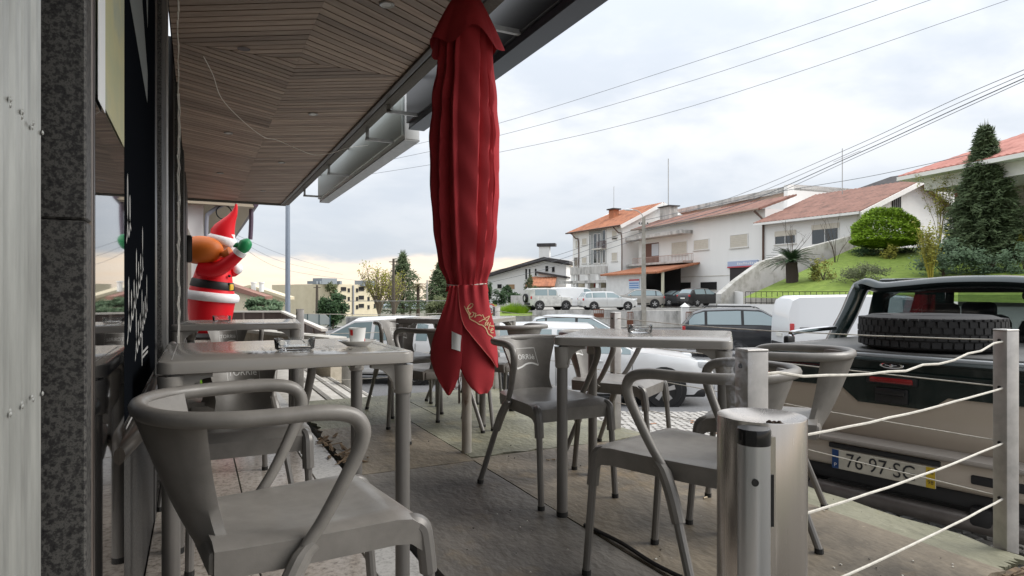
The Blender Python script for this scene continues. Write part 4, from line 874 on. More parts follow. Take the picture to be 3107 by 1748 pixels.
for s in (-1, 1):
    MB().rbox((.72, s * .79, .98), (1.46, .09, .46), .03).build('bed_side', m_beige, pk); MB().rbox((.72, s * .792, 1.12), (1.462, .095, .19), .03).build('bed_side_upper', m_green, pk)
    MB().rbox((-.004, s * .775, .95), (.05, .10, .36), .02).build('tail_light', m_red, pk)
    rl = MB().tube(crom([(.35, s * .79, 1.22), (.38, s * .79, 1.275), (.45, s * .79, 1.30), (1.0, s * .79, 1.31), (1.12, s * .79, 1.28), (1.16, s * .79, 1.22)], 4), .018, 8).build('bed_rail', m_chrome, pk)
    for xx in (.36, 1.14): MB().rbox((xx, s * .79, 1.245), (.10, .04, .07), .015).build('rail_foot', m_trim, rl)
    wheel_parts(pk, .78, s * .72, .365, .24, m_rim, s, 32); wheel_parts(pk, 3.85, s * .72, .365, .24, m_rim, s, 32)
    MB().lathe([(.45, -.02), (.45, .004), (.001, .004)], 28, M=Matrix.Translation((.78, s * .838, .42)) @ Matrix.Rotation(-s * pi / 2, 4, 'X'), cap=False).build('wheel_arch', m_trim, pk)
cv = MB().rbox((.74, 0, 1.222), (1.40, 1.50, .035), .012).build('bed_cover', m_cover, pk); MB().rbox((.03, 0, 1.212), (.05, 1.48, .03), .012).build('cover_lip', mat('pale_lip', (.30, .32, .33), .3), cv)
# rear bumper, plate, tow tube
bp = MB().rbox((-.06, 0, .66), (.16, 1.60, .17), .035, 3).build('rear_bumper', m_beige, pk); MB().rbox((-.075, 0, .735), (.17, 1.56, .028), .012).build('bumper_step', mat('bumper_top', (.33, .30, .27), .4, .3), bp)
MB().rbox((-.142, -.52, .655), (.02, .22, .045), .008).build('bumper_slot', m_trim, bp); MB().rbox((-.02, 0, .535), (.16, 1.36, .09), .02).build('lower_valance', m_trim, pk)
MB().rbox((-.142, .0, .70), (.02, .56, .03), .006).build('plate_lamp_bar', m_trim, bp)
np_ = MB().rbox((-.146, .0, .625), (.012, .52, .11), .004, 1).build('number_plate', mat('aged_plate', (.56, .53, .44), .5, var=.2, vscale=12), pk); np_['label'] = 'pale plate with blue and yellow end strips reading 76-97-SG'
MB().bx((-.1535, .222, .572), (-.152, .259, .678)).build('blue_strip', mat('eu_blue', (.012, .05, .16), .4), np_, None); MB().bx((-.1535, -.259, .572), (-.152, -.218, .678)).build('yellow_strip', mat('plate_yellow', (.52, .36, .02), .4), np_, None)
def ptxt(txt, size, y, z, m, nm_, sxs=1.0): a, b = text_mesh(txt, size); MB().add([(-.1545, y - p.x * sxs, z + p.y) for p in a], b).build(nm_, m, np_, None, fix=False)
m_pt = mat('plate_black', (.02, .02, .022), .5)
ptxt('76·97·SG', .112, .005, .624, m_pt, 'registration', .86); ptxt('P', .03, .24, .592, mat('plate_white', (.7, .7, .7), .5), 'country_letter'); ptxt('06', .028, -.239, .652, m_pt, 'date_figures'); ptxt('98', .028, -.239, .60, m_pt, 'date_figures')
MB().tube([(-.10, .74, .43), (-.10, -.70, .43)], .047, 16).build('tow_tube', mat('dull_steel_tube', (.16, .145, .135), .45, .5, var=.3, vscale=9), pk)
for s in (-1, 1): MB().rbox((.1, s * .45, .47), (.5, .10, .10), .02).build('chassis_rail', m_trim, pk)
MB().rbox((2.2, 0, .48), (4.2, 1.3, .20), .05).build('chassis', m_trim, pk); MB().tube([(.78, -.7, .365), (.78, .7, .365)], .06, 10).build('axle', m_trim, pk)
# cab with rear window, seats and sport hoop
cb = MB().rbox((2.45, 0, .86), (1.95, 1.62, .50), .06).build('cab_body', m_beige, pk); MB().rbox((2.45, 0, 1.08), (1.96, 1.60, .24), .05).build('cab_waist', m_green, cb)
g = MB()
slabx([(-.80, 1.16), (-.70, 1.64), (-.55, 1.68), (.55, 1.68), (.70, 1.64), (.80, 1.16), (.68, 1.16), (.63, 1.53), (.56, 1.575), (-.56, 1.575), (-.63, 1.53), (-.68, 1.16)], 1.50, 1.60, 'rear_frame', m_green, pk)
MB().rbox((2.30, 0, 1.655), (1.62, 1.36, .06), .03).build('roof', m_green, pk)
for s in (-1, 1):
    for xa, xb, w in ((2.35, 2.38, .08), (3.38, 3.08, .07)): MB().beam((xa, s * .78, 1.16), (xb, s * .67, 1.64), .05, w).build('pillar', m_green, pk, None)
    MB().add([(1.62, s * .775, 1.17), (2.33, s * .775, 1.17), (2.34, s * .675, 1.62), (1.62, s * .675, 1.62)], [(0, 1, 2, 3)]).build('side_window', m_cabglass2, pk, None); MB().add([(2.42, s * .775, 1.17), (3.34, s * .775, 1.17), (3.06, s * .675, 1.62), (2.42, s * .675, 1.62)], [(0, 1, 2, 3)]).build('side_window', m_cabglass2, pk, None)
    for xx in (1.85, 2.75):
        st = MB().rbox((xx, s * .36, 1.14), (.16, .46, .50), .07).build('seat', mat('seat_cloth', (.03, .03, .032), .9), pk); MB().rbox((xx, s * .36, 1.42), (.10, .26, .15), .045).build('headrest', mat('seat_cloth', (.03, .03, .032), .9), st)
m_cabglass = glass_mat('cab_glass', (.72, .78, .76), 0, .22, (.02, .03, .03))
MB().add([(1.55, -.655, 1.17), (1.55, .655, 1.17), (1.55, .62, 1.56), (1.55, -.62, 1.56)], [(0, 1, 2, 3)]).build('rear_window', m_cabglass, pk, None); MB().add([(3.42, -.72, 1.17), (3.42, .72, 1.17), (3.1, .62, 1.62), (3.1, -.62, 1.62)], [(0, 1, 2, 3)]).build('windscreen', m_cabglass, pk, None)
MB().rbox((3.05, 0, 1.55), (.04, .26, .07), .02).build('interior_mirror', m_trim, pk); MB().rbox((4.2, 0, .90), (1.6, 1.58, .42), .12, 3).build('bonnet', m_green, pk); MB().rbox((5.0, 0, .66), (.2, 1.62, .25), .05).build('front_bumper', m_beige, pk)
hoop = MB(); hp = crom([(1.02, .80, 1.20), (1.10, .80, 1.26), (1.22, .77, 1.42), (1.33, .75, 1.58), (1.36, .71, 1.642), (1.38, .60, 1.612), (1.40, .45, 1.622), (1.41, .2, 1.645), (1.41, 0, 1.65)], 5); hp += [V((p.x, -p.y, p.z)) for p in hp[-2::-1]]
vs = []; k = 8
for i, p in enumerate(hp):
    t = (hp[min(i + 1, len(hp) - 1)] - hp[max(i - 1, 0)]).normalized(); nrm = V((1, 0, 0)).cross(t).normalized()
    wv = .13 if abs(p.y) > .73 else .10
    for j in range(k): a = 2 * pi * j / k; vs.append(p + V((1, 0, 0)) * cos(a) * wv + nrm * sin(a) * .045)
hoop.add(vs, [(i * k + j, i * k + (j + 1) % k, (i + 1) * k + (j + 1) % k, (i + 1) * k + j) for i in range(len(hp) - 1) for j in range(k)]); hoop.build('sport_hoop', m_green, pk, 60)
# spare wheel lying on the bed cover
sw = thing('spare_wheel', 'spare tyre with a pale alloy rim lying flat on the pickup bed', 'wheel', (3.885, 2.27, TG + 1.2405), .2)
prof = [(.215, .0), (.30, .0), (.348, .018), (.366, .05), (.370, .10), (.366, .15), (.348, .188), (.30, .205), (.26, .203), (.222, .192), (.215, .17)]
MB().lathe(prof, 72, cap=False).build('tyre', m_tyre, sw, 40); g = MB(); nB = 46
for row, (z, off) in enumerate(((.045, 0), (.085, .5), (.125, 0), (.158, .5))):
    for i in range(nB):
        a = 2 * pi * (i + off) / nB; rr_ = .3705 if 0 < row < 3 else .367; g.box((rr_ * cos(a), rr_ * sin(a), z), (.010, .040, .032), a + .0, None)
for i in range(nB): a = 2 * pi * i / nB; g.box((.356 * cos(a), .356 * sin(a), .183), (.030, .034, .012), a)
g.build('tread_blocks', m_tyre, sw, None)
g = MB(); g.lathe([(.215, .03), (.225, .19), (.205, .185), (.20, .06)], 48, cap=False); g.lathe([(.07, .10), (.07, .135), (.055, .14), (.0005, .14)], 24)
for i in range(5):
    a = 2 * pi * i / 5; P = [(.05 * cos(a + 1.3), .05 * sin(a + 1.3)), (.05 * cos(a - 1.3), .05 * sin(a - 1.3)), (.207 * cos(a - .26), .207 * sin(a - .26)), (.207 * cos(a + .26), .207 * sin(a + .26))]; g.prism([(x, y, .118 + (.03 if q > 1 else 0)) for q, (x, y) in enumerate(P)], (0, 0, .022))
g.build('rim', m_rim, sw, 40)
g = MB()                                    # raised sidewall marks
for a in [2.2 + i * .07 for i in range(9)] + [.4 + i * .07 for i in range(8)]: g.box((.285 * cos(a), .285 * sin(a), .206), (.028, .007, .003), a + random.uniform(-.25, .25))
g.build('sidewall_marks', mat('grey_rubber', (.06, .06, .062), .6), sw, None)
# ------------------------------------------------------------------ inflatable Christmas figure beyond the canopy
KS = 13.0 / 1930
sa_p = at(640, HY, 13.0)
st = thing('inflatable_figure', 'inflatable red-suited Christmas figure with orange sack and raised green mitten', 'inflatable', (sa_p.x, sa_p.y, .0), -YAW)
def L(s, y): return ((s - 640) * KS, .92 - (y - 890) * KS)
m_rs = mat('red_nylon', (.74, .012, .022), .42, bump=.08, bscale=6, spec=.4); m_ws = mat('white_nylon', (.78, .76, .77), .55, bump=.3, bscale=14); m_os = mat('orange_nylon', (.60, .145, .015), .5, bump=.12, bscale=12); m_gs = mat('green_nylon', (.015, .26, .09), .5); m_bs = mat('black_nylon', (.015, .014, .014), .5)
def rowsolid(rows, m, nm_, par=st, dp=.85, n=28, dent=0):
    """stack of ellipses: (sy, xl, xr[, tilt])"""
    vs = []
    for r_ in rows:
        sy, xl, xr = r_[:3]; tl = r_[3] if len(r_) > 3 else 0; a, z = L((xl + xr) / 2, sy); hw_ = (xr - xl) / 2 * KS
        for j in range(n): t = 2 * pi * j / n; vs.append((a + hw_ * cos(t), hw_ * dp * sin(t), z - tl * KS * cos(t)))
    k = len(rows); fs = [(i * n + j, i * n + (j + 1) % n, (i + 1) * n + (j + 1) % n, (i + 1) * n + j) for i in range(k - 1) for j in range(n)] + [tuple(range(n)), tuple((k - 1) * n + j for j in range(n))]
    return MB().add(vs, fs).build(nm_, m, par, 60)
body_ = rowsolid([(1022, 588, 686), (985, 579, 696), (955, 576, 703), (925, 575, 708, 4), (905, 572, 712, 6), (880, 580, 707, 8), (850, 590, 703, 9), (815, 601, 700, 8), (785, 615, 692), (760, 632, 684), (745, 645, 676)], m_rs, 'coat')
rowsolid([(912, 571, 716, 8), (908, 566, 721, 8), (898, 564, 723, 8), (890, 566, 720, 8), (885, 574, 712, 8)], m_ws, 'fur_hem', body_); rowsolid([(874, 582, 708, 9), (872, 580, 709, 9), (853, 586, 707, 9), (850, 589, 705, 9)], m_bs, 'belt', body_)
MB().rbox((L(706, 872)[0], -.06, L(0, 872)[1]), (.04, .16, .13), .02).build('buckle', mat('yellow_nylon', (.6, .38, .03), .4), body_)
rowsolid([(782, 640, 712), (765, 648, 718), (745, 655, 716), (730, 652, 712), (712, 640, 712)], m_ws, 'beard', dp=.7); rowsolid([(742, 640, 706), (726, 634, 706)], mat('skin_nylon', (.62, .32, .22), .5), 'face', dp=.8)
hat = rowsolid([(722, 640, 712, 6), (700, 642, 710, 4), (682, 654, 712, 1), (668, 672, 715), (655, 690, 719), (640, 705, 721), (628, 711, 721), (620, 713, 720)], m_rs, 'hat'); rowsolid([(742, 638, 714, 10), (736, 632, 717, 10), (724, 632, 716, 9), (716, 640, 711, 8)], m_ws, 'hat_brim', hat); MB().ell((L(716, 617)[0], 0, L(0, 614)[1]), (.035, .035, .04), 12, 8).build('pompom', m_ws, hat)
ca, cz = L(631, 762)
sk_ = MB().ell((ca, -.30, cz), (.44, .31, .285), 30, 18).build('sack', m_os, st, 60)
g = MB(); nk = L(690, 772); g.tube([(nk[0] - .12, -.30, nk[1] + .02), (nk[0] - .02, -.31, nk[1]), (nk[0] + .03, -.32, nk[1] - .01), (nk[0] + .14, -.33, nk[1] - .02), (nk[0] + .22, -.33, nk[1] + .01)], [.20, .07, .05, .10, .13], 14); g.build('sack_neck', m_os, sk_, 60)
arm = [L(632, 815), L(670, 822), L(705, 808), L(735, 785), L(752, 772)]; MB().tube(crom([(x, -.30 - .02 * i, z) for i, (x, z) in enumerate(arm)], 4), [.17 - .004 * i for i in range(17)], 16).build('sleeve', m_rs, st, 60)
c1, c2, c3, c4 = L(748, 775), L(757, 764), L(766, 752), L(776, 742); MB().tube([(c1[0], -.38, c1[1]), (c2[0], -.39, c2[1])], .125, 16).build('cuff', m_ws, st, 60)
mt = MB().tube(crom([(c2[0], -.39, c2[1]), (c3[0], -.4, c3[1]), (c4[0] - .02, -.4, c4[1] + .02), (c4[0], -.4, c4[1] + .09)], 3), [.09, .105, .12, .125, .125, .12, .11, .085, .05, .02], 14).build('mitten', m_gs, st, 60); MB().tube([(c3[0] - .03, -.42, c3[1] + .02), (c3[0] - .14, -.43, c3[1] + .03), (c3[0] - .2, -.43, c3[1] - .01)], [.05, .045, .02], 10).build('thumb', m_gs, mt, 60)
oa = [L(672, 812), L(694, 824), L(704, 818)]; MB().tube(crom([(x, .16, z) for x, z in oa], 4), .11, 12).build('sleeve', m_rs, st, 60); MB().ell((L(712, 812)[0], .14, L(0, 815)[1]), (.10, .12, .11)).build('cuff', m_ws, st, 60)
MB().lathe([(.45, 0), (.47, .05), (.40, .12)], 24, (L(638, 0)[0], 0, .0)).build('base', m_bs, st)
for sy in (838, 862): MB().ell((L(704, sy)[0], -.12, L(0, sy)[1]), (.03, .03, .03), 8, 6).build('button', m_bs, body_)
# ------------------------------------------------------------------ neighbouring house at the end of the canopy
m_white = ramp_mat('white_render', [(.20, (.68, .68, .66)), (.36, (.80, .80, .785)), (.8, (.84, .84, .825))], 1.3, rough=.85, detail=9, stretch=(1, 1, .22))
m_cream = ramp_mat('cream_render', [(.3, (.60, .53, .38)), (.7, (.70, .63, .47))], .5, rough=.85, detail=6)
m_stain = ramp_mat('stained_concrete', [(.30, (.20, .20, .19)), (.48, (.46, .45, .43)), (.66, (.60, .59, .57))], 1.6, rough=.9, detail=9, stretch=(1, 1, .35), bump=.3, bscale=9)
m_dark = mat('dark_opening', (.012, .012, .013), .7); m_pane = glass_mat('house_glass', (.3, .33, .35), 0, .75, (.04, .05, .055)); m_shut = mat('cream_shutter', (.62, .58, .50), .6, var=.1, vscale=3); m_gutter = mat('brown_gutter', (.10, .055, .04), .5)
nh = thing('neighbour_house', 'white neighbouring house wall with grey pipe behind the inflatable figure', 'house', (.15, 16.2, 0))
MB().bx((-7, 0, -.6), (0, 12, 3.4)).build('wall', m_white, nh, None); MB().prism([(-7, -.3, 3.0), (1.05, -.3, 2.92), (1.05, -.3, 3.05), (-7, -.3, 3.4)], (0, 13, 0)).build('roof', mat('beige_soffit', (.42, .36, .27), .8), nh, None); MB().tube([(1.09, -.3, 3.0), (1.09, 12.5, 3.0)], .07, 8).build('gutter', mat('plum_gutter', (.09, .06, .09), .4), nh); MB().tube(crom([(1.02, .1, 2.95), (1.02, .1, 2.6), (1.0, .1, 2.2)], 3), .05, 8).build('downpipe', mat('plum_gutter', (.09, .06, .09), .4), nh)
for k in range(5): w_ = MB().bx((-.03, 1.2 + k * 2.1, .9), (.02, 2.0 + k * 2.1, 2.4)).build('window', mat('white_frame', (.75, .75, .74), .5), nh, None); MB().bx((.015, 1.28 + k * 2.1, .98), (.03, 1.92 + k * 2.1, 2.32)).build('pane', m_pane, w_, None)
g = MB(); n = 12; P = [(-.95, -.02, .2)] + [(-.6 - .35 * cos(pi * i / n), -.02, 2.1 + .5 * sin(pi * i / n)) for i in range(n + 1)] + [(-.25, -.02, .2)]; g.prism(P, (0, .04, 0)); g.build('arched_niche', mat('grey_niche', (.38, .35, .30), .8), nh, None)
MB().tube(crom([(.45, -.12, 2.98), (.30, -.12, 2.90), (.12, -.12, 2.75), (.06, -.12, 2.55), (.05, -.12, 1.4)], 4), .045, 8).build('drain_pipe', mat('grey_pipe', (.25, .26, .30), .5), nh); MB().tube([(.42 + .16 * cos(a), -.16, 2.78 + .16 * sin(a)) for a in [2 * pi * i / 20 for i in range(21)]], .014, 6).build('cable_coil', m_trim, nh)
# low walls and barriers of the neighbouring terrace
def wallseg(name, label, cat, p, q, z0, z1, th, m, cap=None):
    p, q = V((p[0], p[1], 0)), V((q[0], q[1], 0)); d = q - p; t = thing(name, label, cat, (p.x, p.y, z0), atan2(d.y, d.x)); l = d.length
    MB().bx((0, -th / 2, 0), (l, th / 2, z1 - z0)).build('wall_body', m, t, None)
    if cap: MB().rbox((l / 2, 0, z1 - z0 + .03), (l + .06, th + .08, .06), .012).build('coping', cap, t)
    return t, l
m_tan = ramp_mat('tan_plaster', [(.3, (.36, .32, .25)), (.7, (.50, .45, .37))], 12, rough=.95, bump=.5, bscale=60); m_cap = mat('pale_coping', (.62, .60, .55), .7, var=.2, vscale=6)
wallseg('garden_wall', 'low tan plaster wall with pale coping beyond the second table', 'wall', at(690, HY, 12.6), at(1023, HY, 9.6), -1.1, .20, .22, m_tan, m_cap)
def louvre(name, label, p, q, zp, zq, n):
    p, q = V((*p[:2], 0)), V((*q[:2], 0)); d = q - p; l = d.length; t = thing(name, label, 'fence', (*p[:2], 0), atan2(d.y, d.x)); mb_ = mat('brown_board', (.065, .042, .036), .6, var=.2, vscale=8)
    for k in range(n):
        a, b = l * k / n, l * (k + 1) / n; za, zb = zp + (zq - zp) * k / n, zp + (zq - zp) * (k + 1) / n
        MB().prism([(a + .05, -.02, -.6), (b, -.02, -.6), (b, -.02, zb - .03), (a + .05, -.02, za - .03)], (0, .04, 0)).build('panel', mb_, t, None); MB().bx((a, -.04, -.9), (a + .05, .04, za)).build('post', mat('brown_post', (.22, .18, .16), .6), t, None)
    MB().prism([(0, -.06, zp - .03), (l, -.06, zq - .03), (l, -.06, zq + .02), (0, -.06, zp + .02)], (0, .12, 0)).build('top_rail', mat('pale_rail', (.66, .63, .58), .6), t, None)
louvre('panel_fence', 'brown panel fence with pale rail behind the second table', at(560, HY, 19), at(857, HY, 19), .38, .38, 5); louvre('panel_fence', 'brown panel fence sloping down beside the far deck post', at(857, HY, 18.9), at(985, HY, 12.2), .38, .22, 6)
gp = thing('glass_balustrade', 'frosted glass balustrade with dark posts left of the round green tree', 'balustrade', (0, 0, 0))
for k, (a, b) in enumerate(((915, 932), (935, 967), (970, 1000))):
    P = [at(a, 985, 21), at(b, 985, 21), at(b, 953 if k < 2 else 968, 21), at(a if k < 2 else a + 12, 953, 21), ] if k < 2 else [at(a, 985, 21), at(b, 985, 21), at(b, 967, 21), at(b - 14, 953, 21), at(a, 953, 21)]
    MB().prism(P, (0.01, .03, 0)).build('panel', mat('frosted_glass', (.50, .55, .53), .35), gp, None); MB().beam(at(b + 1, 992, 21), at(b + 1, 952, 21), .03, .03).build('post', mat('teal_post', (.05, .09, .10), .5), gp, None)
bo = thing('concrete_bollard', 'stubby round concrete bollard below the front left table, on the paving', 'bollard', (*at(1066, HY, 8.9).xy, -.62)); MB().lathe([(.15, 0), (.15, .03), (.135, .06), (.13, .62), (.11, .66), (.001, .665)], 24).build('shaft', m_conc, bo)
# lamp posts and wooden poles on the left
lp = thing('lamp_post', 'tall slim blue-grey lamp post rising to the canopy corner', 'lamp post', (*at(873, HY, 26).xy, zg(26))); MB().tube([(0, 0, 0), (0, 0, 9.5)], [.11, .075], 12).build('mast', mat('blue_grey_steel', (.24, .28, .34), .45, .3), lp); MB().tube([(0, 0, 9.4), (.3, -.1, 9.7), (1.0, -.3, 9.8)], .04, 8).build('arm', mat('blue_grey_steel', (.24, .28, .34), .45, .3), lp); MB().ell((1.2, -.36, 9.8), (.3, .12, .07)).build('lantern', m_alu, lp)
def pole(label, sx, sytop, Z, r, m, arms=True):
    z1 = .92 - (sytop - HY) * Z / F; t = thing('utility_pole', label, 'utility pole', (*at(sx, HY, Z).xy, zg(Z)), -YAW, 'utility poles'); h = z1 - zg(Z); MB().tube([(0, 0, -.1), (0, 0, h)], [r * 1.3, r * .8], 8).build('pole', m, t)
    if arms: MB().beam((-.5, 0, h - .35), (.5, 0, h - .35), .08, .1).build('crossarm', m, t, None)
    return t
m_wp = mat('weathered_wood_pole', (.12, .10, .08), .9, var=.3)
pole('wooden pole beside the tall cedar behind the bare trees', 1194, 785, 70, .16, m_wp); pole('short wooden pole before the blank cream gable wall', 962, 865, 90, .2, m_wp); pole('pale thin pole right of the drooping palm', 1296, 850, 60, .08, m_conc, False)
# ------------------------------------------------------------------ helpers for houses across the street
CAMP = V((0, 0, HC))
class House:
    def __init__(s, name, label, L0, R0, z0, cat='house'):
        s.O = at(L0[0], HY, L0[1]); s.O.z = 0; q = at(R0[0], HY, R0[1]); q.z = 0; s.u = (q - s.O).normalized(); s.n = V((-s.u.y, s.u.x, 0)); s.len = (q - s.O).length; s.z0 = z0
        s.t = thing(name, label, cat, (s.O.x, s.O.y, z0), atan2(s.u.y, s.u.x))
    def q(s, sx, sy, dy=0.0):
        d = at(sx, sy, 1.0) - CAMP; k = ((s.O + s.n * dy - CAMP).dot(s.n)) / d.dot(s.n); p = CAMP + d * k; return (p - s.O).dot(s.u), p.z - s.z0
    def zat(s, sx, sy, dy=0): return s.q(sx, sy, dy)[1]
    def box(s, nm_, x0, x1, y0, y1, z0, z1, m, par=None): return MB().bx((x0, y0, z0), (x1, y1, z1)).build(nm_, m, par or s.t, None)
    def rect(s, nm_, a, b, c, d, m, dy=0.0, th=.06, par=None):
        """pixel rectangle (left,top,right,bottom) on the plane dy behind the facade"""
        p0, p1 = s.q(a, (b + d) / 2, dy), s.q(c, (b + d) / 2, dy); xm = (a + c) / 2; zt_, zb_ = s.q(xm, b, dy)[1], s.q(xm, d, dy)[1]; return MB().bx((p0[0], dy - th, zb_), (p1[0], dy, zt_)).build(nm_, m, par or s.t, None)
    def win(s, a, b, c, d, kind='glass', dy=0.0, bars=1):
        p0, p1 = s.q(a, (b + d) / 2, dy)[0], s.q(c, (b + d) / 2, dy)[0]; xm = (a + c) / 2; zt_, zb_ = s.q(xm, b, dy)[1], s.q(xm, d, dy)[1]; f = .06; g = MB()
        for lo, hi in (((p0, zb_), (p0 + f, zt_)), ((p1 - f, zb_), (p1, zt_)), ((p0 + f, zt_ - f), (p1 - f, zt_)), ((p0 + f, zb_), (p1 - f, zb_ + f))): g.bx((lo[0], dy - .07, lo[1]), (hi[0], dy + .02, hi[1]))
        for k in range(bars): xx = p0 + (p1 - p0) * (k + 1) / (bars + 1); g.bx((xx - .025, dy - .06, zb_ + f), (xx + .025, dy + .02, zt_ - f))
        w = g.build('window', mat('white_frame', (.75, .75, .74), .5) if kind != 'dark' else m_dark, s.t, None)
        if kind == 'shutter':
            g = MB(); nS = max(4, int((zt_ - zb_) / .16))
            for k in range(nS): z = zb_ + f + (zt_ - zb_ - 2 * f) * k / nS; g.bx((p0 + f, dy - .045, z), (p1 - f, dy - .02, z + (zt_ - zb_ - 2 * f) / nS - .012))
            g.build('roller_shutter', m_shut, w, None)
        else: MB().bx((p0 + f, dy - .035, zb_ + f), (p1 - f, dy - .02, zt_ - f)).build('pane', m_pane if kind == 'glass' else m_dark, w, None)
        MB().bx((p0 - .06, dy - .12, zb_ - .06), (p1 + .06, dy + .02, zb_ - .002)).build('sill', m_cap, w, None); return w
def tile_roof(P00, P10, P11, P01, pitch, m, par, nm_='roof', amp=.05, rows=10):
    """clay tile slope: rolls run eave to ridge, courses step down; real relief"""
    A, B, C, D = map(V, (P00, P10, P11, P01)); n = max(6, int((B - A).length / pitch)); nrm = (B - A).cross(D - A).normalized(); nrm = nrm if nrm.z > 0 else -nrm
    def fn(u, v):
        p = A.lerp(B, u).lerp(D.lerp(C, u), v); return p + nrm * (amp * (.5 + .5 * cos(2 * pi * u * n)) + .035 * (1 - (v * rows) % 1))
    g = MB(); g.slab(fn, n * 4, rows * 2, lambda u, v: tuple(-nrm * .16)); return g.build(nm_, m, par, 70)
def tile_mat(n, a, b, c): return ramp_mat(n, [(.28, a), (.5, b), (.75, c)], 1.3, rough=.85, detail=9, bump=.3, bscale=6)
m_tile_o = tile_mat('orange_roof_tiles', (.17, .075, .045), (.40, .155, .08), (.50, .22, .12)); m_tile_b = tile_mat('brown_roof_tiles', (.13, .075, .06), (.25, .13, .10), (.33, .18, .14)); m_tile_p = tile_mat('salmon_roof_tiles', (.36, .15, .12), (.52, .23, .19), (.60, .30, .25)); m_slate = tile_mat('dark_roof', (.035, .033, .035), (.06, .056, .058), (.09, .085, .085))
def zA(a, b): return 1650 + .345 * a, 500 + .345 * b
def zB(a, b): return 2250 + .414 * a, 350 + .414 * b
def zF(a, b): return 1450 + .1863 * a, 730 + .1863 * b
def rA(a, b, c, d): return (*zA(a, b), *zA(c, d))
# yard platform and stained retaining wall
def cbox(name, X0, X1, Z0, Z1, z0, z1, m, kind=None):
    P = [cam_xy(X0, Z0), cam_xy(X1, Z0), cam_xy(X1, Z1), cam_xy(X0, Z1)]; return tag(MB().prism([(*p, z0) for p in P], (0, 0, z1 - z0)).build(name, m, None, None), kind=kind)
cbox('yard_ground', 1.8, 34, 45.6, 98, -2.6, YZ - .004, m_conc, 'structure')
rw = thing('retaining_wall', 'stained grey concrete retaining wall across the street below the yard', 'wall'); P0, P1 = at(1632, HY, 45.2), at(2215, HY, 44.0); d = (P1 - P0).xy.normalized(); 
for k in range(6):
    a, b = P0.lerp(P1, k / 6), P0.lerp(P1, (k + 1) / 6); zt_ = -.30 + .02 * (k % 2); MB().prism([(a.x, a.y, -1.8), (b.x - .02 * d.x, b.y - .02 * d.y, -1.8), (b.x - .02 * d.x, b.y - .02 * d.y, zt_), (a.x, a.y, zt_)], (-.45 * d.y * -1, .45 * d.x * 1, 0)).build('wall_panel', m_stain, rw, None)
gpost = thing('gate_pillar', 'white gate pillar with a pyramid cap at the end of the retaining wall', 'pillar', (*at(2078, HY, 43.6).xy, -1.5), -YAW); MB().bx((-.22, -.22, 0), (.22, .22, 1.5)).build('shaft', m_white, gpost, None); MB().add([(-.28, -.28, 1.5), (.28, -.28, 1.5), (.28, .28, 1.5), (-.28, .28, 1.5), (0, 0, 1.78)], [(3, 2, 1, 0), (0, 1, 4), (1, 2, 4), (2, 3, 4), (3, 0, 4)]).build('cap', m_white, gpost, None)
m_rust = mat('rusty_gate', (.20, .075, .04), .8, var=.4, vscale=6)
def gate(label, a, b, c, d, Z):
    p = at(a, d, Z); t = thing('iron_gate', label, 'gate', p, -YAW, 'rusty gates in the wall'); w = (c - a) * Z / F; h = (d - b) * Z / F; g = MB(); g.bx((0, 0, 0), (w, .04, .06)); g.bx((0, 0, h - .06), (w, .04, h)); g.build('rails', m_rust, t, None); n = max(4, int(w / .13))
    for k in range(n + 1): MB().bx((w * k / n - .018, .005, .061), (w * k / n + .018, .035, h - .061)).build('bar', m_rust, t, None)
    MB().bx((.02, .015, .08), (w - .02, .025, h * .55)).build('sheet_panel', m_rust, t, None)
gate('small rusty gate leaf on top of the retaining wall', 1802, 938, 1832, 966, 43.8); gate('narrow rusty gate beside the opening in the retaining wall', 1903, 946, 1921, 1003, 43.4); gate('rusty barred gate right of the white gate pillar', 2082, 946, 2112, 1003, 43.2)
lb = thing('lamp_pole', 'concrete street lamp pole with curved arm before the garage', 'lamp post', (*at(1953, HY, 44.6).xy, -1.5), -YAW); m_pc = ramp_mat('pole_concrete', [(.3, (.28, .26, .22)), (.7, (.42, .40, .36))], 3, rough=.9)
MB().add([(sx * w, sy * w, z) for z, w in ((0, .16), (7.75, .10)) for sx, sy in ((-1, -1), (1, -1), (1, 1), (-1, 1))], [(3, 2, 1, 0), (4, 5, 6, 7)] + [(i, (i + 1) % 4, 4 + (i + 1) % 4, 4 + i) for i in range(4)]).build('column', m_pc, lb, None)
MB().tube(crom([(0, 0, 7.5), (-.1, 0, 7.9), (-.45, 0, 8.2), (-.8, 0, 8.28)], 4), .03, 8).build('arm', m_alu, lb); MB().ell((-1.05, 0, 8.28), (.34, .11, .07)).build('lantern', mat('lantern_white', (.7, .72, .74), .4), lb); MB().beam((-.35, 0, 7.25), (.3, 0, 7.25), .06, .06).build('crossarm', m_alu, lb, None)
for xx in (-.3, -.12, .28): MB().lathe([(.05, 0), (.06, .06), (.03, .12)], 8, (xx, 0, 7.28)).build('insulator', mat('dark_insulator', (.05, .05, .05), .3), lb)
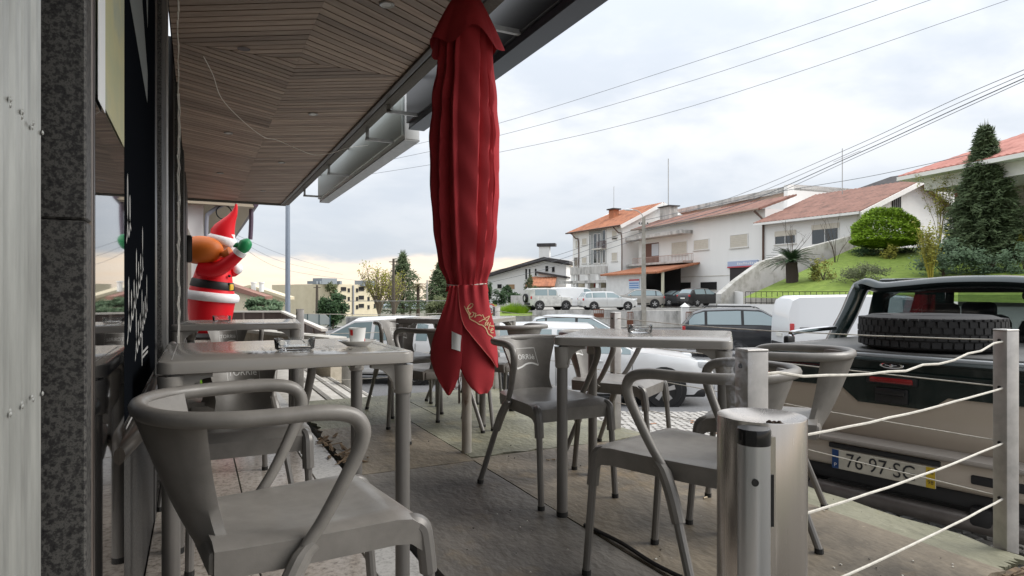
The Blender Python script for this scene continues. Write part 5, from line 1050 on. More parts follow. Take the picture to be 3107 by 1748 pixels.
# ---- three-storey house with orange roof
h = House('townhouse', 'white three-storey house with orange tiled roof and stairwell glazing', (1738, 81), (1888, 72), YZ); D = 11.2; ev = h.zat(1888, 682); rid = ev + 2.75
h.box('wall', 0, h.len, 0, D, 2.7, ev, m_white); h.box('ground_floor', 1.2, h.len, 1.6, D, 0, 2.7, m_white)
MB().prism([(h.len - .02, 0, ev), (h.len - .02, D, ev), (h.len - .02, D / 2, rid)], (-h.len + .04, 0, 0)).build('gable', m_white, h.t, None)
tile_roof((-.6, -.6, ev - .12), (h.len + .5, -.6, ev - .12), (h.len + .5, D / 2, rid + .06), (1.5, D / 2, rid + .06), .42, m_tile_o, h.t, rows=14); tile_roof((h.len + .5, D + .6, ev - .12), (-.6, D + .6, ev - .12), (1.5, D / 2, rid + .05), (h.len + .5, D / 2, rid + .05), .42, m_tile_o, h.t, rows=14); tile_roof((-.6, D + .6, ev - .12), (-.6, -.6, ev - .12), (1.5, D / 2 - .05, rid), (1.5, D / 2 + .05, rid), .42, m_tile_o, h.t, rows=14)
for s in (0, 1):
    a, b = ((h.len + .5, -.6, ev - .3), (h.len + .5, D / 2, rid - .08)) if s == 0 else ((h.len + .5, D + .6, ev - .3), (h.len + .5, D / 2, rid - .08)); MB().beam(a, b, .12, .4).build('bargeboard', m_white, h.t, None)
MB().tube([(-.6, -.68, ev - .14), (h.len + .5, -.68, ev - .14)], .09, 8).build('gutter', m_gutter, h.t)
for sx in (1757, 1888): u = h.q(sx, 760)[0]; MB().tube(crom([(u - .9, -.62, ev - .2), (u - .3, -.3, ev - .9), (u, -.08, ev - 1.4), (u, -.08, 2.7)], 3), .07, 6).build('downpipe', m_gutter, h.t)
ch = MB().bx((4.1, 2.6, ev + .2), (5.1, 3.4, ev + 2.5)).build('chimney', m_tile_o, h.t, None); MB().bx((3.9, 2.4, ev + 2.5), (5.3, 3.6, ev + 2.65)).build('cap', m_slate, ch, None); MB().tube([(4.6, 3, ev + 2.6), (4.6, 3, ev + 5.4)], .03, 5).build('aerial_mast', m_alu, ch)
h.rect('stairwell_recess', *rA(398, 575, 550, 872), mat('grey_recess', (.34, .36, .36), .7), 0, .03)
for a, b, c, d in ((402, 620, 414, 868), (440, 605, 472, 868), (520, 745, 545, 865), (516, 572, 548, 735), (478, 605, 500, 868)): h.win(*rA(a, b, c, d), 'glass', -.03, 0)
for a, b, c, d in ((338, 645, 382, 705), (600, 575, 648, 640), (598, 770, 650, 848), (337, 812, 380, 868), (282, 665, 300, 720)): h.win(*rA(a, b, c, d), 'shutter', 0, 0)
h.win(*rA(605, 634, 642, 655), 'dark', 0, 0); h.win(*rA(268, 812, 304, 905), 'glass', 0, 0)
bal = h.rect('balcony_slab', *rA(460, 735, 550, 748), m_cap, 0, .7)
def railing(hs, a, b, c, d, n, dy, par, m):
    p0, p1 = hs.q(a, (b + d) / 2, dy)[0], hs.q(c, (b + d) / 2, dy)[0]; zt_, zb_ = hs.q((a + c) / 2, b, dy)[1], hs.q((a + c) / 2, d, dy)[1]; MB().bx((p0, dy - .02, zt_ - .05), (p1, dy + .02, zt_)).bx((p0, dy - .02, zb_), (p1, dy + .02, zb_ + .04)).build('hand_rail', m, par, None)
    for k in range(n + 1): MB().bx((p0 + (p1 - p0) * k / n - .018, dy - .015, zb_), (p0 + (p1 - p0) * k / n + .018, dy + .015, zt_ - .05)).build('baluster', m, par, None)
m_rail = mat('dark_railing', (.10, .05, .05), .6); m_railp = mat('faded_railing', (.42, .30, .26), .7)
railing(h, *rA(462, 672, 550, 735), 12, -.66, bal, m_rail)
ps = h.rect('porch_slab', *rA(255, 898, 566, 962), m_stain, -1.4, .4); railing(h, *rA(258, 882, 564, 905), 16, -1.75, ps, mat('white_railing', (.62, .62, .60), .6)); MB().bx((-.4, -1.8, 2.55), (h.len, .1, 2.85)).build('porch_ceiling', m_stain, h.t, None)
for a, c in ((258, 282), (383, 408), (478, 503), (292, 304)): h.rect('porch_column', *rA(a, 962, c, 1085), m_white, -1.35, .35)
h.rect('porch_back', *rA(290, 962, 545, 1085), mat('buff_wall', (.46, .42, .33), .8), 1.55, .05); h.rect('porch_opening', *rA(370, 965, 395, 1080), m_dark, 1.48, .04); dr = h.rect('door', *rA(443, 1000, 472, 1078), mat('red_door', (.30, .03, .03), .5), 1.48, .05); MB().ell((0, 0, 0), (.04, .04, .04), 6, 4).build('handle', m_alu, dr); h.rect('porch_parapet', *rA(255, 1085, 566, 1112), m_stain, -1.5, .3)
# ---- long white workshop house
w = House('workshop_house', 'long white house with tiled carport, shut blinds and garage doors', (1938, 72), (2322, 54), YZ); D = 9; ev = w.zat(2100, zA(1400, 492)[1]); 
w.box('wall', 0, w.len, 0, D, -.1, ev, m_white); tile_roof((-.4, -.7, ev - .05), (w.len + .1, -.7, ev - .05), (w.len + .1, 3.4, ev + 1.35), (-.4, 3.4, ev + 1.35), .40, m_tile_b, w.t, rows=8); MB().tube([(-.4, -.76, ev - .08), (w.len, -.76, ev - .08)], .09, 8).build('gutter', mat('tan_gutter', (.30, .22, .17), .6), w.t)
w.box('band_course', .05, w.len - .05, -.04, 0, 2.95, 3.02, m_cap)
for a, b, c, d in ((1125, 675, 1265, 795), (1320, 655, 1455, 750), (1640, 610, 1800, 730)): w.win(*rA(a, b, c, d), 'shutter', 0, 0)
for a, b, c, d in ((1203, 1035, 1292, 1100), (1383, 1032, 1522, 1100)): w.win(*rA(a, b, c, d), 'dark', 0, 0)
ca_ = w.rect('canopy_slab', *rA(800, 612, 1310, 640), m_stain, 0, 1.3); bs = w.rect('balcony_slab', *rA(780, 862, 1312, 880), m_stain, 0, 1.25); railing(w, *rA(782, 800, 1312, 862), 46, -1.22, bs, m_railp); w.rect('balcony_recess', *rA(890, 690, 1012, 868), mat('brown_recess', (.16, .08, .06), .8), -.002, .03); w.rect('recess_pale_patch', *rA(950, 695, 1010, 800), mat('pale_recess', (.55, .58, .62), .7), -.04, .02)  # balcony recess is a flat brown panel with a paler patch on it
sg = w.rect('shop_sign', *rA(1625, 845, 1888, 895), mat('sign_blue_white', (.38, .45, .62), .4), -.02, .12); w.rect('sign_edge', *rA(1622, 890, 1888, 902), mat('sign_red', (.45, .06, .08), .4), -.03, .14, sg)
g = MB(); u0, z0_ = w.q(*zA(1712, 858)); 
for k in range(11): g.bx((u0 + k * .26, -.152, z0_ - .24), (u0 + k * .26 + .17, -.146, z0_ - .02 - .04 * (k % 3)))
g.build('sign_lettering', mat('sign_pale', (.66, .68, .74), .5), sg, None)
w.rect('garage_door', *rA(1640, 905, 1835, 1075), mat('garage_dark', (.035, .03, .032), .7), 0, .05)
uL, uS, x1 = w.q(1840, 850, -5)[0], w.q(1946, 850, -5)[0], w.q(2095, 822, -1.5)[0]; ze = w.zat(1900, 830, -5.2); zt_ = ze + .75
tile_roof((uL - .3, -5.6, ze - .05), (x1 + .6, -5.6, ze - .05), (x1 - .5, -.02, ze + .95), (uL + .4, -.02, ze + .95), .42, m_tile_o, w.t, 'carport_roof', rows=9)
n = max(6, int((uS - uL) / .27))
for k in range(n): MB().bx((uL + k * .27, -5.02, 0), (uL + k * .27 + .25, -4.96 - (.03 if k % 2 else 0), ze - .06)).build('corrugated_sheet', mat('white_sheet', (.74, .75, .75), .5, var=.12, vscale=2), w.t, None)
MB().bx((uL, -4.9, 0), (uL + .1, -.02, ze - .06)).build('carport_side', m_white, w.t, None); MB().bx((x1 + .1, -4.9, 0), (x1 + .3, -4.7, zt_ - .75)).build('carport_post', mat('yellow_white_post', (.6, .58, .45), .6), w.t, None); w.box('carport_back', max(.02, uL + .2), w.q(2066, 870)[0], -.05, -.005, 0, ze + .7, mat('carport_shade', (.05, .05, .052), .9))  # back wall painted near black for the shade inside the carport
ub_ = w.q(1908, 870, -5.1)[0]; zb_ = w.zat(1925, 878, -5.1); pb = MB().bx((ub_, -5.10, zb_), (ub_ + (uS - ub_) * .9, -5.03, zb_ + 1.0)).build('notice_board', mat('board_pale', (.50, .60, .72), .5), w.t, None); MB().bx((ub_, -5.115, zb_ + .85), (ub_ + (uS - ub_) * .9, -5.101, zb_ + 1.0)).build('red_header', mat('sign_red', (.45, .06, .08), .4), pb, None)
for k in range(3): MB().bx((ub_ + .1, -5.112, zb_ + .12 + k * .22), (ub_ + (uS - ub_) * .85, -5.101, zb_ + .23 + k * .22)).build('text_bar', mat('board_blue', (.10, .22, .48), .5), pb, None)
u = w.q(*zA(1968, 600))[0]; MB().tube(crom([(u - .8, -.7, ev - .2), (u - .25, -.3, ev - .9), (u - .1, -.1, ev - 1.4), (u - .1, -.1, 2.2)], 3), .09, 6).build('downpipe', m_gutter, w.t)
cm_ = MB().bx((.5, 2.5, ev), (2.3, 3.6, ev + 2.5)).build('chimney', m_stain, w.t, None); MB().bx((.3, 2.3, ev + 2.5), (2.5, 3.8, ev + 2.62)).build('cap', m_slate, cm_, None); MB().tube([(1.4, 3, ev + 2.6), (1.4, 3, ev + 8.0)], .05, 6).build('aerial_mast', m_alu, cm_)
# upper terrace block behind it
ub = House('terraced_block', 'white flat-roofed block with weathered parapet behind the workshop house', (2010, 84), (2420, 62), YZ); et = ub.zat(2300, zA(1900, 300)[1]); ub.box('wall', 0, ub.len, 0, 8, 0, et, m_white); ub.box('parapet', -.4, ub.len + .3, -.7, 8, et, et + .55, m_stain); ub.box('eave_band', -.3, ub.len + .2, -.45, -.002, et - .35, et - .003, mat('tan_eave', (.40, .30, .24), .8))
for a, b, c, d in ((1255, 425, 1330, 455), (1745, 385, 1800, 400)): ub.win(*rA(a, b, c, d), 'dark', 0, 0)
ub.win(*zB(305, 582), *zB(405, 610), 'glass', 0, 1); ub.rect('lean_to_roof', *rA(1610, 345, 1905, 385), m_tile_b, -.6, .8); ub.box('side_wing', ub.len - .2, ub.len + .3, -1.5, 7.9, 0, et + .5, m_white)
# ---- low house with brown roof and gable
l3 = House('gabled_house', 'white house with brown tiled roof and one small gable window', (2318, 53), (2600, 46), .6); D = 15.0; ev = l3.zat(2460, 655); rid = ev + 2.75
l3.box('wall', 0, l3.len, 0, D, -1, ev, m_white); MB().prism([(l3.len - .02, 0, ev), (l3.len - .02, D, ev), (l3.len - .02, D / 2, rid)], (-l3.len + .04, 0, 0)).build('gable', m_white, l3.t, None)
tile_roof((-.5, -.7, ev - .2), (l3.len + .7, -.7, ev - .2), (l3.len + .7, D / 2, rid + .08), (-.5, D / 2, rid + .08), .36, m_tile_b, l3.t, rows=18); tile_roof((l3.len + .7, D + .7, ev - .2), (-.5, D + .7, ev - .2), (-.5, D / 2, rid + .07), (l3.len + .7, D / 2, rid + .07), .36, m_tile_b, l3.t, rows=18)
for yy in (-.7, D + .7): MB().beam((l3.len + .72, yy, ev - .38), (l3.len + .72, D / 2, rid - .10), .14, .34).build('bargeboard', m_white, l3.t, None)
MB().bx((-.5, -.74, ev - .36), (l3.len + .6, -.62, ev - .18)).build('eave_board', m_white, l3.t, None)
for q in ((245, 850, 400, 945), (515, 800, 715, 945)): l3.win(*zB(q[0], q[1]), *zB(q[2], q[3]), 'glass', 0, 1); l3.rect('shutter_box', *zB(q[0], q[1] - 4), *zB(q[2], q[1] + 34), m_shut, -.02, .06)
gw = House('gable_window_helper', '', (2600, 46), (2600, 46.01), .6)
MB().bx((l3.len, 4.4, ev + .1), (l3.len + .05, 5.5, ev + 1.45)).build('gable_window', m_dark, l3.t, None)
for k in range(5): MB().bx((l3.len + .05, 4.45 + k * .25, ev + .12), (l3.len + .08, 4.48 + k * .25, ev + 1.43)).build('window_bar', mat('grey_bar', (.3, .3, .32), .5), l3.t, None)
bpy.data.objects.remove(gw.t)
MB().tube([(3.0, 6, rid - .6), (3.0, 6, rid + 3.4)], .035, 5).beam((2.2, 6, rid + 2.4), (4.6, 6, rid + 2.9), .03, .03).build('aerial', m_alu, l3.t)
MB().tube([(.0, -.1, ev - .3), (.0, -.1, -.5)], .09, 6).build('downpipe', m_gutter, l3.t)
gr = House('grey_roof_house', 'far dark grey roof showing between the two houses on the right', (2560, 70), (2830, 62), 0); za, zb2 = gr.zat(2620, zB(900, 530)[1]), gr.zat(2700, zB(1100, 412)[1]); gr.box('wall', 0, gr.len, 0, 7, 0, za - .4, m_white); MB().prism([(0, -.3, za - .4), (gr.len, -.3, za - .4), (gr.len, 3, zb2), (3.4, 3, zb2)], (0, 6, 0)).build('roof', m_slate, gr.t, None)
# ---- villa on the right with salmon roof
v4 = House('villa', 'white villa with salmon tiled roof and open loggia behind the conifer', (2745, 42), (3107, 35), 1.0); e4 = v4.zat(2926, zB(1630, 360)[1]); Lx = v4.len + 9
tile_roof((-.3, -.2, e4), (Lx, -.2, e4), (Lx - 2, 5.5, e4 + 2.35), (4.2, 5.5, e4 + 2.35), .40, m_tile_p, v4.t, rows=14); tile_roof((-.3, 11, e4), (-.3, -.2, e4), (4.2, 5.4, e4 + 2.3), (4.2, 5.6, e4 + 2.3), .40, m_tile_p, v4.t, rows=14)
MB().bx((-.35, -.3, e4 - .28), (Lx, 11, e4 - .03)).build('eave', m_white, v4.t, None); z_b = v4.zat(2790, zB(1302, 558)[1], .6); MB().bx((.9, .6, z_b), (Lx, 10, e4 - .285)).build('upper_wall', m_white, v4.t, None)
u0 = v4.q(*zB(1560, 600), .8)[0]; MB().bx((u0, .8, 0), (u0 + .5, 1.4, z_b)).build('brick_pillar', ramp_mat('pillar_brick', [(.3, (.22, .11, .07)), (.7, (.38, .20, .13))], 6, rough=.9), v4.t, None)
MB().bx((3.2, 4.5, 0), (Lx, 10, z_b)).build('lower_wall', mat('loggia_wall', (.42, .40, .37), .8), v4.t, None); MB().bx((3.0, .8, -1), (Lx, 10, 1.6)).build('terrace_base', m_white, v4.t, None)
for xx in (4.6, 7.4): wv = MB().bx((xx, 4.42, 2.0), (xx + 1.3, 4.5, z_b - .3)).build('window', m_dark, v4.t, None); MB().bx((xx + .08, 4.4, 2.1), (xx + 1.22, 4.425, z_b - .4)).build('pane', m_pane, wv, None)
# garden slope, walls
def lawn(u, v): a, b = at(2255, 903, 34).lerp(at(2600, 748, 46), v), at(3420, 925, 24).lerp(at(3420, 745, 40), v); p = a.lerp(b, u); p.z += .12 * sin(u * 9) * sin(v * 5); return p
tag(MB().grid(lawn, 30, 20).build('lawn_slope', m_grass, None, 60), kind='structure')
gw2 = thing('sloping_garden_wall', 'weathered concrete garden wall climbing beside the lawn and palm', 'wall'); T_ = [at(2188, 892, 36.5), at(2236, 850, 37.5), at(2310, 796, 39.6), at(2400, 765, 42), at(2500, 738, 44.5), at(2600, 712, 46.2)]
for a, b in zip(T_, T_[1:]): MB().prism([(a.x, a.y, -1.6), (b.x, b.y, -1.6), b, a], (-.12, .28, 0)).build('wall_panel', ramp_mat('mossy_wall', [(.3, (.26, .25, .21)), (.5, (.50, .49, .46)), (.8, (.58, .58, .56))], 1.1, rough=.9, detail=8), gw2, None)
lw = thing('low_white_wall', 'low white wall with thin black fence below the lawn', 'wall'); a, b = at(2186, 918, 34.2), at(3200, 945, 26); MB().prism([(a.x, a.y, -1.6), (b.x, b.y, -1.6), (b.x, b.y, .35), (a.x, a.y, .35)], (.05, .28, 0)).build('wall_body', m_white, lw, None)
P, Q = at(2262, 918, 33.9), at(2640, 928, 31); n = 22
for z in (.42, 1.0): MB().beam((P.x, P.y, z), (Q.x, Q.y, z), .03, .03).build('fence_rail', m_trim, lw, None)
for k in range(n + 1): s = P.lerp(Q, k / n); MB().beam((s.x, s.y, .35), (s.x, s.y, 1.0), .02, .02).build('fence_bar', m_trim, lw, None)
wl2 = thing('white_yard_wall', 'white wall end between the black hatchback and the lawn', 'wall'); a, b = at(2186, HY, 40), at(2255, HY, 36); MB().prism([(a.x, a.y, -1.6), (b.x, b.y, -1.6), (b.x, b.y, 1.0), (a.x, a.y, 1.1)], (.1, .3, 0)).build('wall_body', m_white, wl2, None)
# ---- modern house with dark roofs, left of the townhouse
H0 = House('modern_house', 'low white modern house with dark sloping roofs and slot windows', (1470, 95), (1735, 92), -2.4)
def P0_(a, b, dy=0): return H0.q(*zF(a, b), dy)
prof = [P0_(120, 1050), P0_(1440, 1050), P0_(1440, 395), P0_(1080, 330), P0_(120, 610)]
MB().prism([(x, 0, z) for x, z in prof], (0, 9, 0)).build('wall', m_white, H0.t, None)
def roofslab(a, b, th, y0, y1, m): (x0, z0), (x1, z1) = P0_(*a), P0_(*b); MB().prism([(x0, y0, z0), (x1, y0, z1), (x1, y0, z1 + th), (x0, y0, z0 + th)], (0, y1 - y0, 0)).build('roof', m, H0.t, None)
roofslab((90, 612), (1090, 322), .45, -.9, 9.5, m_slate); roofslab((1085, 322), (1500, 385), .45, -.9, 9.5, m_slate)
(x0, z0), (x1, z1), (x2, z2) = P0_(1040, 540), P0_(1480, 625), P0_(1480, 900); MB().prism([(x0, -2.5, z2), (x1, -2.5, z2), (x1, -2.5, z1), (x0, -2.5, z0)], (0, 2.48, 0)).build('front_wing', m_white, H0.t, None); MB().prism([(x0 - .4, -3, z0), (x1 + .2, -3, z1), (x1 + .2, -3, z1 + .3), (x0 - .4, -3, z0 + .3)], (0, 3.2, 0)).build('wing_roof', m_slate, H0.t, None)
(x0, z0), (x1, z1) = P0_(900, 720), P0_(1350, 660); tile_roof((x0, -5.5, z0 - .3), (x1, -5.5, z0 - .3), (x1 - .2, -2.4, z1 + .55), (x0 + .3, -2.4, z1 + .55), .45, m_tile_o, H0.t, 'carport_roof', rows=6); MB().bx((x0 + .3, -5.0, 0), (x1 - .3, -2.6, z0 - .35)).build('carport', mat('buff_carport', (.40, .36, .28), .8), H0.t, None)
for q in ((775, 465, 800, 630), (832, 465, 856, 630), (930, 462, 955, 570), (775, 680, 800, 790), (832, 680, 856, 790), (320, 712, 388, 778), (1100, 415, 1145, 500), (1208, 430, 1250, 510)): H0.win(*zF(q[0], q[1]), *zF(q[2], q[3]), 'dark', 0, 0)
H0.rect('garage_door', *zF(485, 715), *zF(598, 790), mat('wood_door', (.34, .22, .12), .6), 0, .06)
(x0, z0) = P0_(1030, 320); ck = MB().bx((x0 - .9, 3, z0 - .5), (x0 + .7, 4, z0 + 2.2)).build('chimney', m_white, H0.t, None); MB().bx((x0 - 1.2, 2.8, z0 + 2.25), (x0 + 1.6, 4.2, z0 + 2.7)).build('cowl', m_slate, ck, None)
bw = thing('stepped_concrete_walls', 'pale stepped concrete garden walls before the modern house', 'wall')
for a, b, c, d, Z in ((535, 895, 770, 975, 66), (585, 975, 860, 1110, 62), (690, 900, 1000, 1000, 70), (300, 1050, 560, 1150, 60), (855, 1000, 1010, 1110, 58)):
    p, q = at(*zF(a, d), Z), at(*zF(c, d), Z); zt_ = at(*zF(c, b), Z).z; MB().prism([(p.x, p.y, -2.4), (q.x, q.y, -2.4), (q.x, q.y, zt_), (p.x, p.y, zt_)], (.3, .5, 0)).build('wall_panel', m_stain, bw, None)
sgn = thing('no_turn_sign', 'round white traffic sign with red ring beside the parasol', 'traffic sign', (*at(1487, HY, 30).xy, zg(30)), -YAW); zc = .92 - (938 - HY) * 30 / F - zg(30); Mx = Matrix.Translation((0, -.03, zc)) @ Matrix.Rotation(pi / 2, 4, 'X'); MB().tube([(0, 0, 0), (0, 0, zc + .3)], .03, 8).build('post', m_alu, sgn)
dsc = MB().lathe([(.26, .0), (.26, .015), (.001, .015)], 24, M=Mx).build('disc', mat('sign_face', (.75, .75, .73), .5), sgn); g = MB(); g.tube([Mx @ V((.235 * cos(a), .235 * sin(a), .018)) for a in [2 * pi * i / 24 for i in range(25)]], .024, 5); g.beam(Mx @ V((-.16, .16, .02)), Mx @ V((.16, -.16, .02)), .04, .02); g.build('red_ring', mat('sign_red2', (.5, .03, .03), .5), dsc); MB().tube([Mx @ V(p) for p in ((.06, -.14, .019), (.06, .04, .019), (-.05, .06, .019), (-.12, .02, .019))], .02, 5).build('arrow', m_black, dsc)
# ---- cream apartment block and low cream house far left
ap = House('apartment_block', 'cream four-storey apartment block with blank gable wall in the distance', (998, 150), (1150, 165), -8, 'building'); zt_ = ap.zat(1050, 863); ap.box('wall', 0, ap.len, 0, 12, 0, zt_, m_cream)
a, b = at(825, HY, 165), at(1000, HY, 149.9); MB().prism([V((a.x, a.y, 0)) - V((*ap.O.xy, 0)), V((b.x, b.y, 0)) - V((*ap.O.xy, 0)), V((b.x, b.y, zt_)) - V((*ap.O.xy, 0)), V((a.x, a.y, zt_)) - V((*ap.O.xy, 0))], (6, 10, 0)).build('gable_wall', m_cream, None, None)
gwl = bpy.context.scene.objects.get('gable_wall'); gwl.parent = ap.t; gwl.rotation_euler = (0, 0, -ap.t.rotation_euler[2])
for (x, y, z) in ((1, 845, .3), (1092, 852, .2)): pass
for a, b, c, d in ((949, 845, 995, 861), (1076, 852, 1112, 866), (932, 853, 937, 860), (942, 853, 948, 860), (1004, 853, 1010, 861)):
    t_ = ap.rect('roof_box', a, b, c, d + 2, mat('grey_roof_box', (.25, .28, .31), .7), 2.0, 3)
for cxx, col in ((1042, 0), (1096, 0), (1142, 0)):
    for sy in (877, 903, 928): ap.win(cxx - 8, sy - 6, cxx + 8, sy + 6, 'dark', 0, 1)
for cxx in (1058, 1083, 1118):
    for sy in (881, 907, 932): ap.win(cxx - 3.2, sy - 6, cxx + 3.2, sy + 6, 'dark', 0, 0)
ap.rect('drain_pipe', 1069, 866, 1072, 955, mat('grey_pipe', (.25, .26, .30), .5), 0, .3)
ch_ = House('cream_cottage', 'low cream house with shallow gable behind the lamp post', (660, 62), (866, 58), -2.2); pk_ = ch_.q(768, 873); e1 = ch_.q(866, 905); MB().prism([(0, 0, 0), (ch_.len, 0, 0), (ch_.len, 0, e1[1]), (pk_[0], 0, pk_[1]), (0, 0, e1[1] + .3)], (0, .6, 0)).build('wall', m_cream, ch_.t, None)
for (a, b) in ((pk_, (ch_.len + .5, e1[1] - .12)), ((-.5, e1[1] + .15), pk_)): MB().prism([(a[0], -.4, a[1]), (b[0], -.4, b[1]), (b[0], -.4, b[1] + .25), (a[0], -.4, a[1] + .25)], (0, 1.0, 0)).build('roof', mat('cream_eave', (.66, .58, .42), .8), ch_.t, None)
ch2 = House('brown_roof_cottage', 'cream cottage with brown roof right behind the inflatable figure', (600, 44), (795, 43), -1.8); a_, b_ = ch2.q(700, 880), ch2.q(795, 908); MB().prism([(0, 0, 0), (ch2.len, 0, 0), (ch2.len, 0, b_[1]), (a_[0], 0, a_[1]), (0, 0, a_[1])], (0, .6, 0)).build('wall', m_cream, ch2.t, None); MB().prism([(a_[0] - .2, -.3, a_[1] + .05), (ch2.len + .4, -.3, b_[1]), (ch2.len + .4, -.3, b_[1] + .2), (a_[0] - .2, -.3, a_[1] + .45)], (0, 1.0, 0)).build('roof', m_tile_b, ch2.t, None)
for sx in (716, 741): q = ch2.q(sx, 872); MB().lathe([(.16, 0), (.16, .6), (.2, .6), (.2, .7)], 10, (q[0], 2, q[1] - .3)).build('chimney_pot', m_white, ch2.t)
sw_ = thing('street_wall', 'long grey boundary wall behind the parked pale hatchback', 'wall'); a, b = at(1050, HY, 30), at(1420, HY, 28); MB().prism([(a.x, a.y, -1.8), (b.x, b.y, -1.8), (b.x, b.y, -.20), (a.x, a.y, -.20)], (.1, .3, 0)).build('wall_body', m_stain, sw_, None); MB().beam((a.x, a.y, .55), (b.x, b.y, .6), .03, .03).build('rail', m_alu, sw_, None)
# far hills
g = MB()
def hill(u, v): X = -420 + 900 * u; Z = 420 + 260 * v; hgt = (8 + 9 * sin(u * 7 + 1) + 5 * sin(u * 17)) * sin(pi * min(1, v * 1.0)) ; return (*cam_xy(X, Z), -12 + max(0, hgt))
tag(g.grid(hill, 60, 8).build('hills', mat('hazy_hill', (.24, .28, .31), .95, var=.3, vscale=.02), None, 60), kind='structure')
# ------------------------------------------------------------------ vegetation
def leaf_mat(n, a, b, c): return ramp_mat(n, [(.25, a), (.5, b), (.78, c)], 2.2, rough=.7, detail=8, spec=.3)
m_bark = mat('bark', (.10, .075, .055), .95, var=.4, vscale=9, bump=.5, bscale=30)
LG = leaf_mat('bright_leaf', (.09, .17, .008), (.21, .35, .018), (.34, .50, .04)); LD = leaf_mat('dark_leaf', (.016, .036, .014), (.035, .075, .028), (.07, .125, .045)); LC = leaf_mat('conifer_leaf', (.035, .055, .025), (.075, .11, .048), (.13, .175, .08)); LO = leaf_mat('olive_leaf', (.045, .058, .026), (.10, .12, .05), (.17, .185, .085)); LY = leaf_mat('yellow_leaf', (.10, .10, .015), (.22, .22, .03), (.36, .34, .06)); LB = leaf_mat('sage_leaf', (.05, .085, .045), (.10, .16, .085), (.18, .24, .15))
def leaves(c, rad, n, size, seed=0, clumps=26, shell=.55, flat=1.0, up=0.0):
    """leaf-sized quads gathered in clumps through an ellipsoid"""
    rr = random.Random(seed); g = MB(); C = []
    for k in range(clumps):
        d = V((rr.gauss(0, 1), rr.gauss(0, 1), rr.gauss(0, 1))).normalized(); q = shell + (1 - shell) * rr.random() ** .5; C.append((V((d.x * rad[0] * q, d.y * rad[1] * q, d.z * rad[2] * q)), rr.uniform(.18, .42)))
    vs = []; fs = []
    for i in range(n):
        cc, s = C[rr.randrange(clumps)]; p = V(c) + cc + V((rr.gauss(0, s * rad[0] * .55), rr.gauss(0, s * rad[1] * .55), rr.gauss(0, s * rad[2] * .55)))
        a = V((rr.gauss(0, 1), rr.gauss(0, 1), rr.gauss(0, 1) + up)).normalized(); b = a.orthogonal().normalized(); z = size * rr.uniform(.6, 1.5); o = len(vs)
        vs += [p - a * z * .5, p + b * z * .28, p + a * z * .6, p - b * z * .28]; fs.append((o, o + 1, o + 2, o + 3))
    return g.add(vs, fs)
def bush(name, label, sx, sy, Z, rw, rh, m, n=2600, size=.11, cat='bush', seed=1, trunk=0.0, group=None, base=None):
    p = at(sx, sy, Z); k = Z / F; rx, rz_ = rw * k, rh * k; zb = base if base is not None else p.z - rz_ - trunk; t = thing(name, label, cat, (p.x, p.y, zb), 0, group); h = p.z - zb
    leaves((0, 0, h), (rx, rx * .9, rz_), n, size, seed).build('crown', m, t, None, fix=False)
    g = MB(); rr = random.Random(seed); g.tube([(0, 0, -.15), (.03, 0, h * .5), (0, .02, h * .95)], [max(.03, rx * .07), max(.02, rx * .05), .02], 7)
    for k_ in range(6): a = rr.uniform(0, 2 * pi); g.tube([(0, 0, h * rr.uniform(.3, .7)), (rx * .5 * cos(a), rx * .5 * sin(a), h + rz_ * rr.uniform(-.2, .5))], [max(.018, rx * .03), .008], 5)
    g.build('trunk', m_bark, t); return t
def conifer(name, label, sx, base_sy, top_sy, Z, rw, m, n=5200, size=.16, seed=2, layers=30, open_=.0, droop=.25):
    p = at(sx, base_sy, Z); H = (base_sy - top_sy) * Z / F; r0 = rw * Z / F; t = thing(name, label, 'tree', p); rr = random.Random(seed); g = MB(); br = MB(); vs = []; fs = []
    for l in range(layers):
        f = (l + .5) / layers; z = H * (.06 + .93 * f); r = r0 * (1 - f) ** .8 * rr.uniform(.88, 1.10); nb = max(5, int(13 * (1 - f)) + 4); a0 = rr.random() * 6
        for b in range(nb):
            a = a0 + 2 * pi * b / nb + rr.uniform(-.25, .25); rl = r * rr.uniform(.6, 1.12); e = V((rl * cos(a), rl * sin(a), z - droop * rl + rl * .12)); br.tube([(0, 0, z), tuple(e)], [.02 * (1 - f) + .008, .005], 4)
            for i in range(max(4, int(n / layers / nb))):
                q = rr.random() ** .6; c = V((0, 0, z)).lerp(e, q) + V((rr.gauss(0, .09 * r0 * .55), rr.gauss(0, .09 * r0 * .55), rr.gauss(0, .10 * r0 * .5) - .02)); d = (V((cos(a), sin(a), -.2)) + V((rr.gauss(0, .7), rr.gauss(0, .7), rr.gauss(0, .6)))).normalized(); s = d.orthogonal().normalized(); zz = size * rr.uniform(.6, 1.4); o = len(vs)
                vs += [c - d * zz * .4, c + s * zz * .16, c + d * zz * .8, c - s * zz * .16]; fs.append((o, o + 1, o + 2, o + 3))
    for i in range(60): c = V((rr.gauss(0, .05 * r0), rr.gauss(0, .05 * r0), H * rr.uniform(.9, 1.02))); o = len(vs); vs += [c, c + V((.04, 0, .1)), c + V((0, 0, size * 1.6)), c + V((-.04, 0, .1))]; fs.append((o, o + 1, o + 2, o + 3))
    MB().add(vs, fs).build('crown', m, t, None, fix=False); br.tube([(0, 0, -.3), (0, 0, H * .98)], [r0 * .07 + .04, .015], 8); br.build('trunk', m_bark, t); return t
